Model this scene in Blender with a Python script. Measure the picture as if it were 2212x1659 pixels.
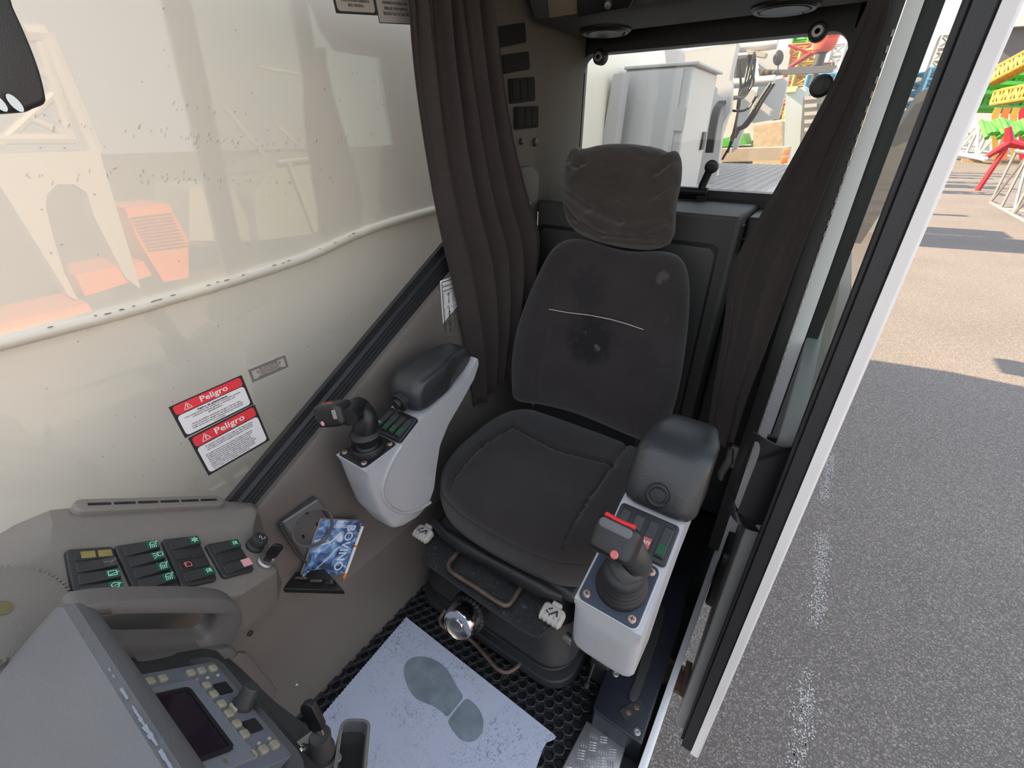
import bpy, math, random
import numpy as np
from mathutils import Vector, Matrix, noise as mnoise

# ------------------------------------------------------------------ scene, camera, light
for o in list(bpy.data.objects): bpy.data.objects.remove(o)
S = bpy.context.scene
COL = S.collection
random.seed(7)
FPX = 953.58; TH = math.radians(29.727); AZ = math.radians(34.362)
EYE = np.array([0, 0, 1.25])

cam_d = bpy.data.cameras.new('camera'); cam = bpy.data.objects.new('camera', cam_d); COL.objects.link(cam)
cam.location = EYE; cam.rotation_euler = (math.pi/2 - TH, 0, AZ)
cam_d.sensor_width = 36; cam_d.lens = FPX/2212*36; cam_d.clip_start = .01; cam_d.clip_end = 500
S.camera = cam
S.view_settings.view_transform = 'Standard'; S.view_settings.look = 'None'
S.view_settings.exposure = 0.24; S.view_settings.gamma = 1; S.view_settings.use_curve_mapping = False

w = bpy.data.worlds.new('sky'); S.world = w; w.use_nodes = True
nt = w.node_tree; nt.nodes.clear()
wo = nt.nodes.new('ShaderNodeOutputWorld'); bg = nt.nodes.new('ShaderNodeBackground')
tc = nt.nodes.new('ShaderNodeTexCoord'); sp = nt.nodes.new('ShaderNodeSeparateXYZ'); cr = nt.nodes.new('ShaderNodeValToRGB')
cr.color_ramp.elements[0].position = 0.0; cr.color_ramp.elements[0].color = (1.0, .95, .9, 1)
cr.color_ramp.elements[1].position = .55; cr.color_ramp.elements[1].color = (.76, .85, 1.0, 1)
nt.links.new(tc.outputs['Generated'], sp.inputs[0]); nt.links.new(sp.outputs['Z'], cr.inputs[0])
nt.links.new(cr.outputs[0], bg.inputs[0]); bg.inputs[1].default_value = 1.55
nt.links.new(bg.outputs[0], wo.inputs[0])

sun_d = bpy.data.lights.new('sun', 'SUN'); sun = bpy.data.objects.new('sun', sun_d); COL.objects.link(sun)
sun_d.energy = 16.0; sun_d.angle = math.radians(.6); sun_d.color = (1, .77, .50)
SUNDIR = Vector((1.0, .19, -.62)).normalized()
sun.rotation_euler = SUNDIR.to_track_quat('-Z', 'Y').to_euler(); sun.location = (-14, -3, 12)

# ------------------------------------------------------------------ geometry helpers
def ray(u, v):
    r = u-1106.; up = 829.5-v
    fh = FPX*math.cos(TH)+up*math.sin(TH); z = -FPX*math.sin(TH)+up*math.cos(TH)
    c, s = math.cos(AZ), math.sin(AZ)
    return np.array([-fh*s+r*c, fh*c+r*s, z])
def U(u, v, **k):
    (a, val), = k.items(); i = 'xyz'.index(a); d = ray(u, v)
    return EYE+d*(val-EYE[i])/d[i]
def UP(u, v, P0, n):
    d = ray(u, v); P0 = np.array(P0, float); n = np.array(n, float)
    return EYE+d*((P0-EYE)@n)/(d@n)
def nrm(v): v = np.array(v, float); return v/np.linalg.norm(v)

class Fr:
    """a local frame: origin, unit ex, ey, ez"""
    def __init__(s, o, ex=(1, 0, 0), ey=(0, 1, 0)):
        s.o = np.array(o, float); s.x = nrm(ex); ey = np.array(ey, float)
        s.z = nrm(np.cross(s.x, ey)); s.y = np.cross(s.z, s.x)
    def p(s, a, b, c=0.): return s.o+s.x*a+s.y*b+s.z*c
    def loc(s, P): d = np.array(P)-s.o; return d@s.x, d@s.y, d@s.z
    def at(s, a, b, c=0., rot=0., tilt=0.):
        ca, sa = math.cos(rot), math.sin(rot)
        x = s.x*ca+s.y*sa; y = -s.x*sa+s.y*ca; z = s.z
        if tilt:
            y, z = y*math.cos(tilt)+z*math.sin(tilt), z*math.cos(tilt)-y*math.sin(tilt)
        return Fr(s.p(a, b, c), x, y)
W0 = Fr((0, 0, 0))

def rrect(w, h, r, n=5):
    r = min(r, w/2-1e-5, h/2-1e-5); pts = []
    for cx, cy, a0 in ((w/2-r, h/2-r, 0), (-w/2+r, h/2-r, 90), (-w/2+r, -h/2+r, 180), (w/2-r, -h/2+r, 270)):
        for i in range(n+1):
            a = math.radians(a0+90*i/n); pts.append((cx+r*math.cos(a), cy+r*math.sin(a)))
    return pts
def circ(r, n=24, cx=0, cy=0): return [(cx+r*math.cos(2*math.pi*i/n), cy+r*math.sin(2*math.pi*i/n)) for i in range(n)]

class MB:
    def __init__(s): s.v = []; s.f = []; s.mi = []; s.cur = 0
    def _f(s, f): s.f.append(f); s.mi.append(s.cur)
    def quad(s, *P):
        b = len(s.v); s.v += [tuple(p) for p in P]; s._f(tuple(range(b, b+len(P)))); return s
    def box(s, fr, cx, cy, cz, sx, sy, sz):
        b = len(s.v)
        for dz in (-.5, .5):
            for dx, dy in ((-.5, -.5), (.5, -.5), (.5, .5), (-.5, .5)):
                s.v.append(tuple(fr.p(cx+dx*sx, cy+dy*sy, cz+dz*sz)))
        for f in ((3, 2, 1, 0), (4, 5, 6, 7), (0, 1, 5, 4), (1, 2, 6, 5), (2, 3, 7, 6), (3, 0, 4, 7)): s._f(tuple(b+i for i in f))
        return s
    def rings(s, R, closed=True, cap0=True, cap1=True):
        n = len(R[0]); b = len(s.v)
        for r in R: s.v += [tuple(p) for p in r]
        m = n if closed else n-1
        for i in range(len(R)-1):
            for j in range(m):
                k = (j+1) % n
                s._f((b+i*n+j, b+i*n+k, b+(i+1)*n+k, b+(i+1)*n+j))
        if closed and cap0: s._f(tuple(b+j for j in reversed(range(n))))
        if closed and cap1: s._f(tuple(b+(len(R)-1)*n+j for j in range(n)))
        return s
    def prism(s, fr, poly, z0, z1, bev=0., nb=3):
        """polygon extruded along the frame's z; the z1 rim rounded by bev (pulled towards the centroid)"""
        P = np.array(poly, float)
        a = sum(P[i-1][0]*P[i][1]-P[i][0]*P[i-1][1] for i in range(len(P)))
        if (a < 0) == (z1 > z0): P = P[::-1]
        R = [[fr.p(x, y, z0) for x, y in P]]
        if bev:
            c = P.mean(0); ext = np.maximum(np.abs(P-c).max(0), 1e-6); sg = 1 if z1 > z0 else -1
            for i in range(nb+1):
                t = i/nb*math.pi/2; ins = bev*(1-math.cos(t)); z = z1-sg*bev*(1-math.sin(t))
                k = 1-ins/ext; Q = c+(P-c)*k
                R.append([fr.p(x, y, z) for x, y in Q])
        else: R.append([fr.p(x, y, z1) for x, y in P])
        return s.rings(R)
    def lathe(s, fr, prof, n=28, cap0=True, cap1=True, shear=(0, 0)):
        R = []
        z0 = prof[0][1]
        for r, z in prof:
            R.append([fr.p(r*math.cos(2*math.pi*i/n)+shear[0]*(z-z0), r*math.sin(2*math.pi*i/n)+shear[1]*(z-z0), z) for i in range(n)])
        return s.rings(R, True, cap0, cap1)
    def tube(s, path, r, n=8, caps=True, flat=1.):
        P = [np.array(p, float) for p in path]; R = []
        rr = r if hasattr(r, '__len__') else [r]*len(P)
        up = None
        for i, p in enumerate(P):
            t = nrm(P[min(i+1, len(P)-1)]-P[max(i-1, 0)])
            if up is None:
                up = np.array([0, 0, 1.]) if abs(t[2]) < .9 else np.array([1., 0, 0])
            a = nrm(np.cross(t, up)); b = np.cross(a, t); up = b
            R.append([p+rr[i]*(a*math.cos(2*math.pi*j/n)+b*flat*math.sin(2*math.pi*j/n)) for j in range(n)])
        return s.rings(R, True, caps, caps)
    def ribbon(s, fr, pts, wd, z=0., th=.0006):
        """flat line drawn on the frame's plane"""
        for (x0, y0), (x1, y1) in zip(pts[:-1], pts[1:]):
            d = np.array([x1-x0, y1-y0]); L = np.linalg.norm(d)
            if L < 1e-7: continue
            d /= L; q = np.array([-d[1], d[0]])*wd/2; e = d*wd*.3
            a = np.array([x0, y0])-e; b = np.array([x1, y1])+e
            s.quad(*[fr.p(c[0], c[1], z+th) for c in (a-q, b-q, b+q, a+q)])
        return s
    def grid(s, fn, nu, nv, closeu=False):
        b = len(s.v)
        for i in range(nu+1):
            for j in range(nv+1): s.v.append(tuple(fn(i/nu, j/nv)))
        for i in range(nu):
            for j in range(nv):
                s._f((b+i*(nv+1)+j, b+(i+1)*(nv+1)+j, b+(i+1)*(nv+1)+j+1, b+i*(nv+1)+j+1))
        return s
    def text(s, fr, body, size, x=0, y=0, z=.0005, bold=0., align='CENTER', sx=1., space=1.):
        c = bpy.data.curves.new('t', 'FONT'); c.body = body; c.size = size; c.align_x = align; c.align_y = 'CENTER'
        c.offset = bold; c.resolution_u = 2; c.space_line = space
        o = bpy.data.objects.new('t', c); m = o.to_mesh(); b = len(s.v)
        for v in m.vertices: s.v.append(tuple(fr.p(x+v.co.x*sx, y+v.co.y, z)))
        for p in m.polygons: s._f(tuple(b+i for i in p.vertices))
        o.to_mesh_clear(); bpy.data.objects.remove(o); bpy.data.curves.remove(c)
        return s
    def mesh(s, name, mats, off, smooth=True, ang=35):
        m = bpy.data.meshes.new(name)
        m.from_pydata([(x-off[0], y-off[1], z-off[2]) for x, y, z in s.v], [], s.f)
        if not isinstance(mats, (list, tuple)): mats = [mats]
        for k in mats: m.materials.append(k)
        if any(s.mi): m.polygons.foreach_set('material_index', s.mi)
        m.validate()
        if smooth:
            m.polygons.foreach_set('use_smooth', [True]*len(m.polygons)); m.set_sharp_from_angle(angle=math.radians(ang))
        return m

def absloc(o):
    l = Vector((0, 0, 0))
    while o: l += o.location; o = o.parent
    return l
def thing(name, label, cat, loc, group=None):
    o = bpy.data.objects.new(name, None); COL.objects.link(o); o.location = loc; o.empty_display_size = .05
    o['label'] = label; o['category'] = cat
    if group: o['group'] = group
    return o
def part(name, mb, mat, parent=None, smooth=True, bevel=0, seg=2, sub=0, weld=False, ang=35, label=None, solid=0, kind=None):
    off = absloc(parent) if parent else Vector((0, 0, 0))
    if parent is None and mb.v:
        A = np.array(mb.v); c = (A.min(0)+A.max(0))/2; off = Vector((c[0], c[1], A[:, 2].min()))
    o = bpy.data.objects.new(name, mb.mesh(name, mat, off, smooth, ang)); COL.objects.link(o)
    if parent: o.parent = parent
    else: o.location = off
    if weld: md = o.modifiers.new('w', 'WELD'); md.merge_threshold = 1e-5
    if solid: md = o.modifiers.new('s', 'SOLIDIFY'); md.thickness = solid; md.offset = 0
    if bevel:
        md = o.modifiers.new('b', 'BEVEL'); md.width = bevel; md.segments = seg; md.limit_method = 'ANGLE'; md.angle_limit = math.radians(40)
        if smooth: o.data.polygons.foreach_set('use_smooth', [True]*len(o.data.polygons))
    if sub: md = o.modifiers.new('ss', 'SUBSURF'); md.levels = sub; md.render_levels = sub
    if label: o['label'] = label
    if kind: o['kind'] = kind
    return o
PAR = None
def single(name, mb, mat, label, cat, group=None, kind=None, **k):
    if PAR is not None: return part(name, mb, mat, PAR, label=label, **k)
    o = part(name, mb, mat, None, **k); o['label'] = label; o['category'] = cat
    if group: o['group'] = group
    if kind: o['kind'] = kind
    return o
def struct(name, mb, mat, **k):
    o = part(name, mb, mat, None, **k); o['kind'] = 'structure'; return o

# ------------------------------------------------------------------ materials
def mat(name, col, rough=.55, metal=0., bump=0., bscale=300., var=0., vscale=6., spec=.5, sheen=0., coat=0., dirt=None, dscale=9., dlo=.55, dhi=.75, mottle=None):
    m = bpy.data.materials.new(name); m.use_nodes = True; t = m.node_tree; N = t.nodes; L = t.links
    b = N['Principled BSDF']; b.inputs['Roughness'].default_value = rough; b.inputs['Metallic'].default_value = metal
    b.inputs['Specular IOR Level'].default_value = spec; b.inputs['Base Color'].default_value = (*col, 1)
    if sheen: b.inputs['Sheen Weight'].default_value = sheen; b.inputs['Sheen Roughness'].default_value = .5
    if coat: b.inputs['Coat Weight'].default_value = coat; b.inputs['Coat Roughness'].default_value = .1
    tx = N.new('ShaderNodeTexCoord'); out = None
    if var or dirt:
        n = N.new('ShaderNodeTexNoise'); n.inputs['Scale'].default_value = vscale; n.inputs['Detail'].default_value = 6
        L.new(tx.outputs['Object'], n.inputs['Vector'])
        mr = N.new('ShaderNodeMapRange'); mr.inputs['To Min'].default_value = 1-var; mr.inputs['To Max'].default_value = 1+var
        mr.inputs['From Min'].default_value = .25; mr.inputs['From Max'].default_value = .75
        L.new(n.outputs['Fac'], mr.inputs['Value'])
        mx = N.new('ShaderNodeMix'); mx.data_type = 'RGBA'; mx.blend_type = 'MULTIPLY'; mx.inputs[0].default_value = 1
        mx.inputs[6].default_value = (*col, 1); cc = N.new('ShaderNodeCombineColor')
        for i in range(3): L.new(mr.outputs[0], cc.inputs[i])
        L.new(cc.outputs[0], mx.inputs[7]); out = mx.outputs[2]
    if dirt:
        n2 = N.new('ShaderNodeTexNoise'); n2.inputs['Scale'].default_value = dscale; n2.inputs['Detail'].default_value = 9; n2.inputs['Roughness'].default_value = .65
        L.new(tx.outputs['Object'], n2.inputs['Vector'])
        r2 = N.new('ShaderNodeMapRange'); r2.inputs['From Min'].default_value = dlo; r2.inputs['From Max'].default_value = dhi
        L.new(n2.outputs['Fac'], r2.inputs['Value'])
        m2 = N.new('ShaderNodeMix'); m2.data_type = 'RGBA'; L.new(r2.outputs[0], m2.inputs[0]); L.new(out, m2.inputs[6])
        m2.inputs[7].default_value = (*dirt, 1); out = m2.outputs[2]
    if out: L.new(out, b.inputs['Base Color'])
    if bump:
        n3 = N.new('ShaderNodeTexNoise'); n3.inputs['Scale'].default_value = bscale; n3.inputs['Detail'].default_value = 3
        L.new(tx.outputs['Object'], n3.inputs['Vector'])
        bp = N.new('ShaderNodeBump'); bp.inputs['Strength'].default_value = bump; bp.inputs['Distance'].default_value = .002
        L.new(n3.outputs['Fac'], bp.inputs['Height']); L.new(bp.outputs[0], b.inputs['Normal'])
    return m
def glassmat(name, tint=(1, 1, 1), ior=1.5, dens=1.0, haze=0.):
    m = bpy.data.materials.new(name); m.use_nodes = True; t = m.node_tree; t.nodes.clear(); N = t.nodes; L = t.links
    o = N.new('ShaderNodeOutputMaterial'); tr = N.new('ShaderNodeBsdfTransparent'); tr.inputs[0].default_value = (*tint, 1)
    g = N.new('ShaderNodeBsdfGlossy'); g.inputs['Roughness'].default_value = 0.01
    f = N.new('ShaderNodeFresnel'); ge = N.new('ShaderNodeNewGeometry'); mi = N.new('ShaderNodeMapRange'); mi.inputs['To Min'].default_value = ior; mi.inputs['To Max'].default_value = 1/ior; L.new(ge.outputs['Backfacing'], mi.inputs['Value']); L.new(mi.outputs[0], f.inputs[0])
    ml = N.new('ShaderNodeMath'); ml.operation = 'MULTIPLY'; ml.inputs[1].default_value = dens; ml.use_clamp = True; L.new(f.outputs[0], ml.inputs[0])
    mx = N.new('ShaderNodeMixShader'); L.new(ml.outputs[0], mx.inputs[0]); L.new(tr.outputs[0], mx.inputs[1]); L.new(g.outputs[0], mx.inputs[2])
    if haze:
        d = N.new('ShaderNodeBsdfDiffuse'); d.inputs[0].default_value = (.8, .8, .78, 1); m2 = N.new('ShaderNodeMixShader'); m2.inputs[0].default_value = haze
        L.new(mx.outputs[0], m2.inputs[1]); L.new(d.outputs[0], m2.inputs[2]); L.new(m2.outputs[0], o.inputs[0])
    else: L.new(mx.outputs[0], o.inputs[0])
    return m
M = {}
M['wall'] = mat('brown_grey_plastic', (.152, .131, .116), .5, bump=.25, bscale=900, var=.08, vscale=5, dirt=(.07, .06, .05), dscale=7, dlo=.66, dhi=.8)
M['dash'] = mat('dash_plastic', (.22, .197, .172), .55, bump=.3, bscale=900, var=.06, vscale=6)
M['hood'] = mat('worn_hood_plastic', (.115, .117, .125), .45, bump=.35, bscale=700, var=.1, vscale=7)
M['dark'] = mat('dark_grey_plastic', (.035, .035, .035), .45, bump=.2, bscale=800, var=.1)
M['greyblack'] = mat('charcoal_plastic', (.052, .049, .047), .62, bump=.2, bscale=700, var=.12, vscale=9)
M['black'] = mat('black_plastic', (.012, .012, .013), .38, bump=.1, bscale=500)
M['matte'] = mat('matte_black_plastic', (.018, .017, .017), .85, spec=.15, bump=.1, bscale=500)
M['sred'] = mat('sticker_red', (.82, .045, .06), .4)
M['cheek'] = mat('cheek_plastic', (.13, .120, .113), .5, bump=.3, bscale=800, var=.08, vscale=7)
M['rubber'] = mat('black_rubber', (.016, .016, .018), .5, bump=.15, bscale=300, var=.2, vscale=20)
M['pad'] = mat('armrest_foam', (.03, .031, .033), .34, bump=.2, bscale=350, var=.12, vscale=14, dirt=(.012, .011, .01), dscale=40, dlo=.6, dhi=.7)
M['silver'] = mat('silver_grey_paint', (.45, .45, .465), .42, bump=.12, bscale=600, var=.05, vscale=9, dirt=(.3, .27, .23), dscale=14, dlo=.62, dhi=.85)
M['fabric'] = mat('seat_cloth', (.034, .028, .028), .9, bump=.55, bscale=1100, var=.18, vscale=12, sheen=.25, spec=.2)
M['curtain'] = mat('curtain_cloth', (.050, .040, .038), .9, bump=.4, bscale=900, var=.12, vscale=9, sheen=.08, spec=.15)
M['navy'] = mat('navy_plate', (.018, .028, .05), .45, bump=.1, bscale=400, var=.15, vscale=30)
M['screw'] = mat('rusty_screw', (.42, .3, .24), .45, metal=.5, var=.3, vscale=200)
M['chrome'] = mat('chrome', (.75, .75, .75), .12, metal=1)
M['steel'] = mat('dull_steel', (.4, .39, .37), .4, metal=.8, var=.15, vscale=30)
M['rustrod'] = mat('rusted_rod', (.14, .1, .08), .45, metal=.5, var=.35, vscale=60, bump=.3, bscale=200)
M['red'] = mat('red_plastic', (.72, .03, .03), .35)
M['pink'] = mat('pink_plastic', (.72, .36, .36), .4)
M['dred'] = mat('faded_red_button', (.5, .1, .1), .35)
M['green'] = mat('green_lens', (.008, .075, .03), .35)
M['white'] = mat('white_paint', (.72, .70, .68), .35, var=.04, vscale=8, bump=.04, bscale=200, dirt=(.4, .36, .33), dscale=20, dlo=.68, dhi=.85)
M['jamb'] = mat('jamb_white', (.88, .86, .86), .4, var=.04, vscale=8, dirt=(.5, .45, .42), dscale=20, dlo=.7, dhi=.85)
M['ink'] = mat('printed_symbol', (.75, .85, .82), .5)
M['blackink'] = mat('black_ink', (.02, .02, .022), .5)
M['stickerwhite'] = mat('sticker_white', (.82, .8, .8), .4)
M['stickergrey'] = mat('sticker_grey', (.42, .38, .34), .4)
M['lever'] = mat('cream_plastic', (.5, .46, .42), .45, var=.08, vscale=60)
M['boom'] = mat('cream_boom_paint', (.88, .81, .68), .35, var=.035, vscale=1.3, bump=.03, bscale=60, dirt=(.45, .41, .36), dscale=5, dlo=.74, dhi=.9)
M['crane'] = mat('white_crane_paint', (.52, .505, .49), .4, var=.03, vscale=3)
M['gold'] = mat('yellowed_tape', (.28, .22, .07), .4, var=.1, vscale=90)
M['panel'] = mat('display_panel', (.13, .14, .165), .4, bump=.1, bscale=700)
M['btn'] = mat('worn_key', (.29, .265, .19), .4, var=.15, vscale=90)
M['screen'] = mat('dark_screen', (.02, .012, .02), .08)
M['orange'] = mat('orange_plastic', (.8, .22, .02), .35)
M['paperwhite'] = mat('pen_white', (.8, .8, .8), .3)
M['glass_l'] = glassmat('side_glass', (1, 1, 1), 1.5, 1.2)
M['glass_r'] = glassmat('rear_glass', (.97, .99, .98), 1.45, 1.0)
M['glass_d'] = glassmat('door_glass', (.72, .78, .74), 1.5, 1.0)
M['lgreen'] = mat('lime_green_paint', (.07, .34, .035), .4, var=.1, vscale=4)
M['yellow'] = mat('yellow_paint', (.45, .27, .05), .4, var=.1, vscale=5)
M['oran'] = mat('orange_paint', (.85, .2, .04), .4, var=.1, vscale=3)
M['oranf'] = mat('faded_orange_paint', (.5, .15, .035), .5, var=.1, vscale=3)
M['redp'] = mat('red_paint', (.45, .02, .03), .4)
M['bluep'] = mat('blue_paint', (.06, .22, .38), .4)
M['dgrey'] = mat('dark_grey_wall', (.13, .125, .125), .7, var=.06, vscale=.8)
M['wood'] = mat('weathered_wood', (.45, .33, .2), .7, var=.2, vscale=6)
M['concrete'] = mat('pale_concrete', (.5, .46, .4), .8, var=.08, vscale=1)
M['rust'] = mat('rusted_metal', (.16, .1, .07), .8, var=.5, vscale=25, bump=.6, bscale=60, dirt=(.4, .38, .35), dscale=30, dlo=.6, dhi=.66)
M['amber'] = mat('clouded_lens', (.17, .14, .105), .25, bump=.3, bscale=200)

# ------------------------------------------------------------------ cab shell
XW = -.825                                      # plane of the left window
def sm(a, b, x): t = min(1, max(0, (x-a)/(b-a))); return t*t*(3-2*t)
# lines of the left wall, as z over y
def zline(p, q, x):
    a, b = U(*p, x=x), U(*q, x=x); k = (b[2]-a[2])/(b[1]-a[1]); return lambda y: a[2]+k*(y-a[1])
zOut = zline((500, 1075), (965, 520), XW)       # glass meets rubber
zIn = zline((545, 1085), (970, 575), XW)        # rubber meets bevel
zCr = zline((561, 1100), (859, 740), -.80)      # bevel meets panel
Y0, Y1 = -.75, 1.29
mb = MB(); R = []
for i in range(49):
    y = Y0+(Y1-Y0)*i/48; st = sm(.26, .42, y)*.018
    zc = min(zCr(y), 1.08) if y > 0 else zCr(0)+.2*(y)
    zi = zIn(y) if y > 0 else zIn(0)+.2*y
    zi = min(zi, 1.10)
    r = [(-.86, zi), (XW, zi), (XW+.003, zi-.002), (-.803, zc+.004), (-.800, zc-.004), (-.797, zc-.05), (-.79, .40), (-.786, .31), (-.782+st*.2, .29), (-.775+st, .26), (-.768+st*.9, .2), (-.752, .08), (-.742, .02), (-.735, 0), (-.735, -.05)]
    R.append([(x, y, z) for x, z in r])
mb.rings(R, closed=False)
struct('wall_left', mb, M['wall'], ang=22, solid=0)

# screws and the blind hatch in the left wall
def WL(u, v):
    x = -.77
    for _ in range(25):
        P = U(u, v, x=x); x = float(np.interp(P[2], [0, .02, .08, .2, .26, .29, .31, .40, .6], [-.735, -.742, -.752, -.768, -.775, -.782, -.786, -.79, -.797]))
    return U(u, v, x=x)
for (u, v, lab) in ((540, 1386-18, 'small black screw in the left wall panel below the grab handle'), (641, 1479, 'small screw low in the left wall panel, nearer the floor mat'), (676, 1518, 'lowest small screw of the left wall panel beside the paper mat')):
    P = WL(u, v); f = Fr(P, (0, 1, 0), (0, 0, 1)); mb = MB(); mb.lathe(f, [(.0065, -.004), (.0065, .002), (.004, .0045), (.0025, .0045), (.0022, .003)], 14)
    single('panel_screw', mb, M['steel'] if v > 1400 else M['dark'], lab, 'screw', group='screws of the left wall panel')
hp = [(497, 1425), (515, 1408), (530, 1408), (545, 1424), (590, 1478), (596, 1490), (592, 1505), (570, 1515), (520, 1470)]
pc_ = WL(545, 1460); f = Fr(pc_, (0, 1, 0), nrm(WL(545, 1440)-WL(545, 1480))); pl = [f.loc(UP(u, v, f.o, f.z))[:2] for u, v in hp]
mb = MB(); mb.prism(f, pl, -.02, .005, .004)
single('access_cover', mb, M['wall'], 'rounded raised access cover in the brown-grey wall panel', 'cover')

# left window: ribbed rubber gasket + pane
win = bpy.data.objects.new('window_1', None); COL.objects.link(win); win.location = (XW, .2, .62); win['kind'] = 'structure'
mb = MB()
prof = []                                        # ribbed profile across the gasket, 0 = glass side, 1 = panel side
for i in range(25):
    t = i/24; h = .006+.004*(1 if (t > .36 and int((t-.36)/.16*2) % 2 == 0) else 0)+(-.004 if t < .33 else 0); prof.append((t, h))
R = []
for i in range(2):
    y = (.05, 1.62)[i]
    a, b = zOut(y)+.002, zIn(y)-.004
    R.append([(XW+h, y, a+(b-a)*t) for t, h in [(0, -.01)]+prof+[(1, -.012)]])
mb.rings(R, closed=True)
part('gasket', mb, M['rubber'], win, smooth=False)
mb = MB(); ys = [-.75, 0, .05, 1.62]
poly = [(y, zOut(max(y, 0.0))-.012-(0.0 if y >= 0 else 0)) for y in ys]+[(1.62, 1.66), (-.75, 1.66)]
f = Fr((XW-.004, 0, 0), (0, 1, 0), (0, 0, 1)); mb.prism(f, poly, -.005, 0)
part('glass_pane', mb, M['glass_l'], win, smooth=False)

# floor of the cab
mb = MB(); mb.box(W0, -.40, .35, -.03, .80, 2.6, .05); struct('floor', mb, M['black'], smooth=False)

# rear wall around the rear window (window plane y = 1.6)
YR = 1.60
def RW(u, v): return U(u, v, y=YR)
zt, zb = RW(1500, 97)[2], RW(1560, 412)[2]
xl, xr = RW(1258, 150)[0]-.004, RW(1834, 100)[0]
f = Fr((0, YR, 0), (1, 0, 0), (0, 0, 1))         # ez points to -y
mb = MB()
mb.box(W0, (xl-.86)/2-.0, YR+.02, .85, abs(-.86-xl), .05, 1.7)
mb.box(W0, (xr+.0)/2+.0, YR+.02, .85, abs(xr)+.0, .05, 1.7)
mb.box(W0, -.43, YR+.02, (zb-.05)/2, .86, .05, zb+.05-.0)
mb.box(W0, -.43, YR+.02, zt+.12, .86, .05, .24)
struct('wall_rear', mb, M['black'], smooth=False)
win2 = bpy.data.objects.new('window_2', None); COL.objects.link(win2); win2.location = (-.44, YR, zb); win2['kind'] = 'structure'
cx, cz = (xl+xr)/2, (zt+zb)/2; ww, hh = xr-xl, zt-zb
def frame_ring(mb, f, cx, cy, w, h, r, th, z0, z1):
    o = [(cx+a, cy+b) for a, b in rrect(w+2*th, h+2*th, r+th, 8)]; i = [(cx+a, cy+b) for a, b in rrect(w, h, r, 8)]
    n = len(o); R = [[f.p(*p, z0) for p in o], [f.p(*p, z1) for p in o], [f.p(*p, z1) for p in i], [f.p(*p, z0) for p in i], [f.p(*p, z0) for p in o]]
    mb.rings(R, True, False, False)
mb = MB(); frame_ring(mb, f, cx, cz, ww, hh, .045, .022, -.03, .012); part('gasket', mb, M['rubber'], win2, ang=30)
mb = MB(); mb.prism(f, [(cx+a, cz+b) for a, b in rrect(ww+.01, hh+.01, .045, 8)], -.012, -.008); part('glass_pane', mb, M['glass_r'], win2, smooth=False)
for (u, v) in ((1298, 124), (1767, 70)):
    P = RW(u, v); g = Fr(P, (1, 0, 0), (0, 0, 1)); mb = MB()
    mb.lathe(g, [(.021, -.01), (.021, .014), (.017, .02)], 24); mb.cur = 1
    mb.lathe(g, [(.014, .02), (.012, .024), (.006, .024), (.005, .02)], 20)
    part('pivot_bolt', mb, [M['rubber'], M['steel']], win2)
P = RW(1774, 186); g = Fr(P, (1, 0, 0), (0, 0, 1)); mb = MB(); mb.lathe(g, [(.026, -.006), (.026, .008), (.02, .016), (.008, .018)], 28); mb.box(g, .003, 0, .022, .004, .022, .01)
part('knob', mb, M['black'], win2)
# latch rod and its folding handle
mb = MB(); zb2 = zb-.004
a = U(1440, 415, y=1.565); b = U(1527, 421, y=1.565)
mb.tube([(a[0], 1.562, zb2), (b[0], 1.562, zb2)], .014, 14); mb.box(W0, b[0]-.012, 1.56, zb2-.018, .026, .03, .018)
part('latch_rod', mb, M['black'], win2)
mb = MB(); c1 = U(1518, 400, y=1.56); c2 = U(1531, 372, y=1.56)
mb.tube([c1-(.0, 0, .01), c1, c2, c2+(c2-c1)*.2], [.012, .012, .012, .013], 6); g = Fr(U(1538, 360, y=1.56), (1, 0, 0), (0, 0, 1)); mb.lathe(g, [(.019, -.01), (.019, .01), (.015, .012), (.007, .012)], 20)
part('latch_handle', mb, M['black'], win2, ang=40)

# left rear pillar lining with blind switch plates
zP = lambda u, v: U(u, v, x=-.815)
mb = MB()
L = [(-.86, 1.13), (-.816, 1.132), (-.812, 1.150), (-.812, 1.30), (-.806, 1.325), (-.79, 1.36), (-.795, 1.58), (-.86, 1.6)]
R = []
for z in (1.02, 1.2, 1.4, 1.6, 1.72): R.append([(x+.0, y-(.0 if z < 1.25 else (z-1.25)*.10 if 3 > k else 0)+(.06 if (z < 1.1 and k > 3 and k < 6) else 0), z) for k, (x, y) in enumerate(L)])
mb.rings(R, True)
M['pillar'] = mat('pillar_lining', (.100, .083, .071), .7, bump=.25, bscale=900, var=.08, vscale=5)
struct('trim_1', mb, M['pillar'], ang=30)
def plate(name, quad, x, mt, lab, n=1, cells=0):
    Q = [U(u, v, x=x) for u, v in quad]; c = sum(Q)/4
    f = Fr(c, Q[1]-Q[0], Q[0]-Q[3]); 
    if f.z[0] < 0: pass
    w = (np.linalg.norm(Q[1]-Q[0])+np.linalg.norm(Q[2]-Q[3]))/2; h = (np.linalg.norm(Q[3]-Q[0])+np.linalg.norm(Q[2]-Q[1]))/2
    return f, w, h
XP = -.81
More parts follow.
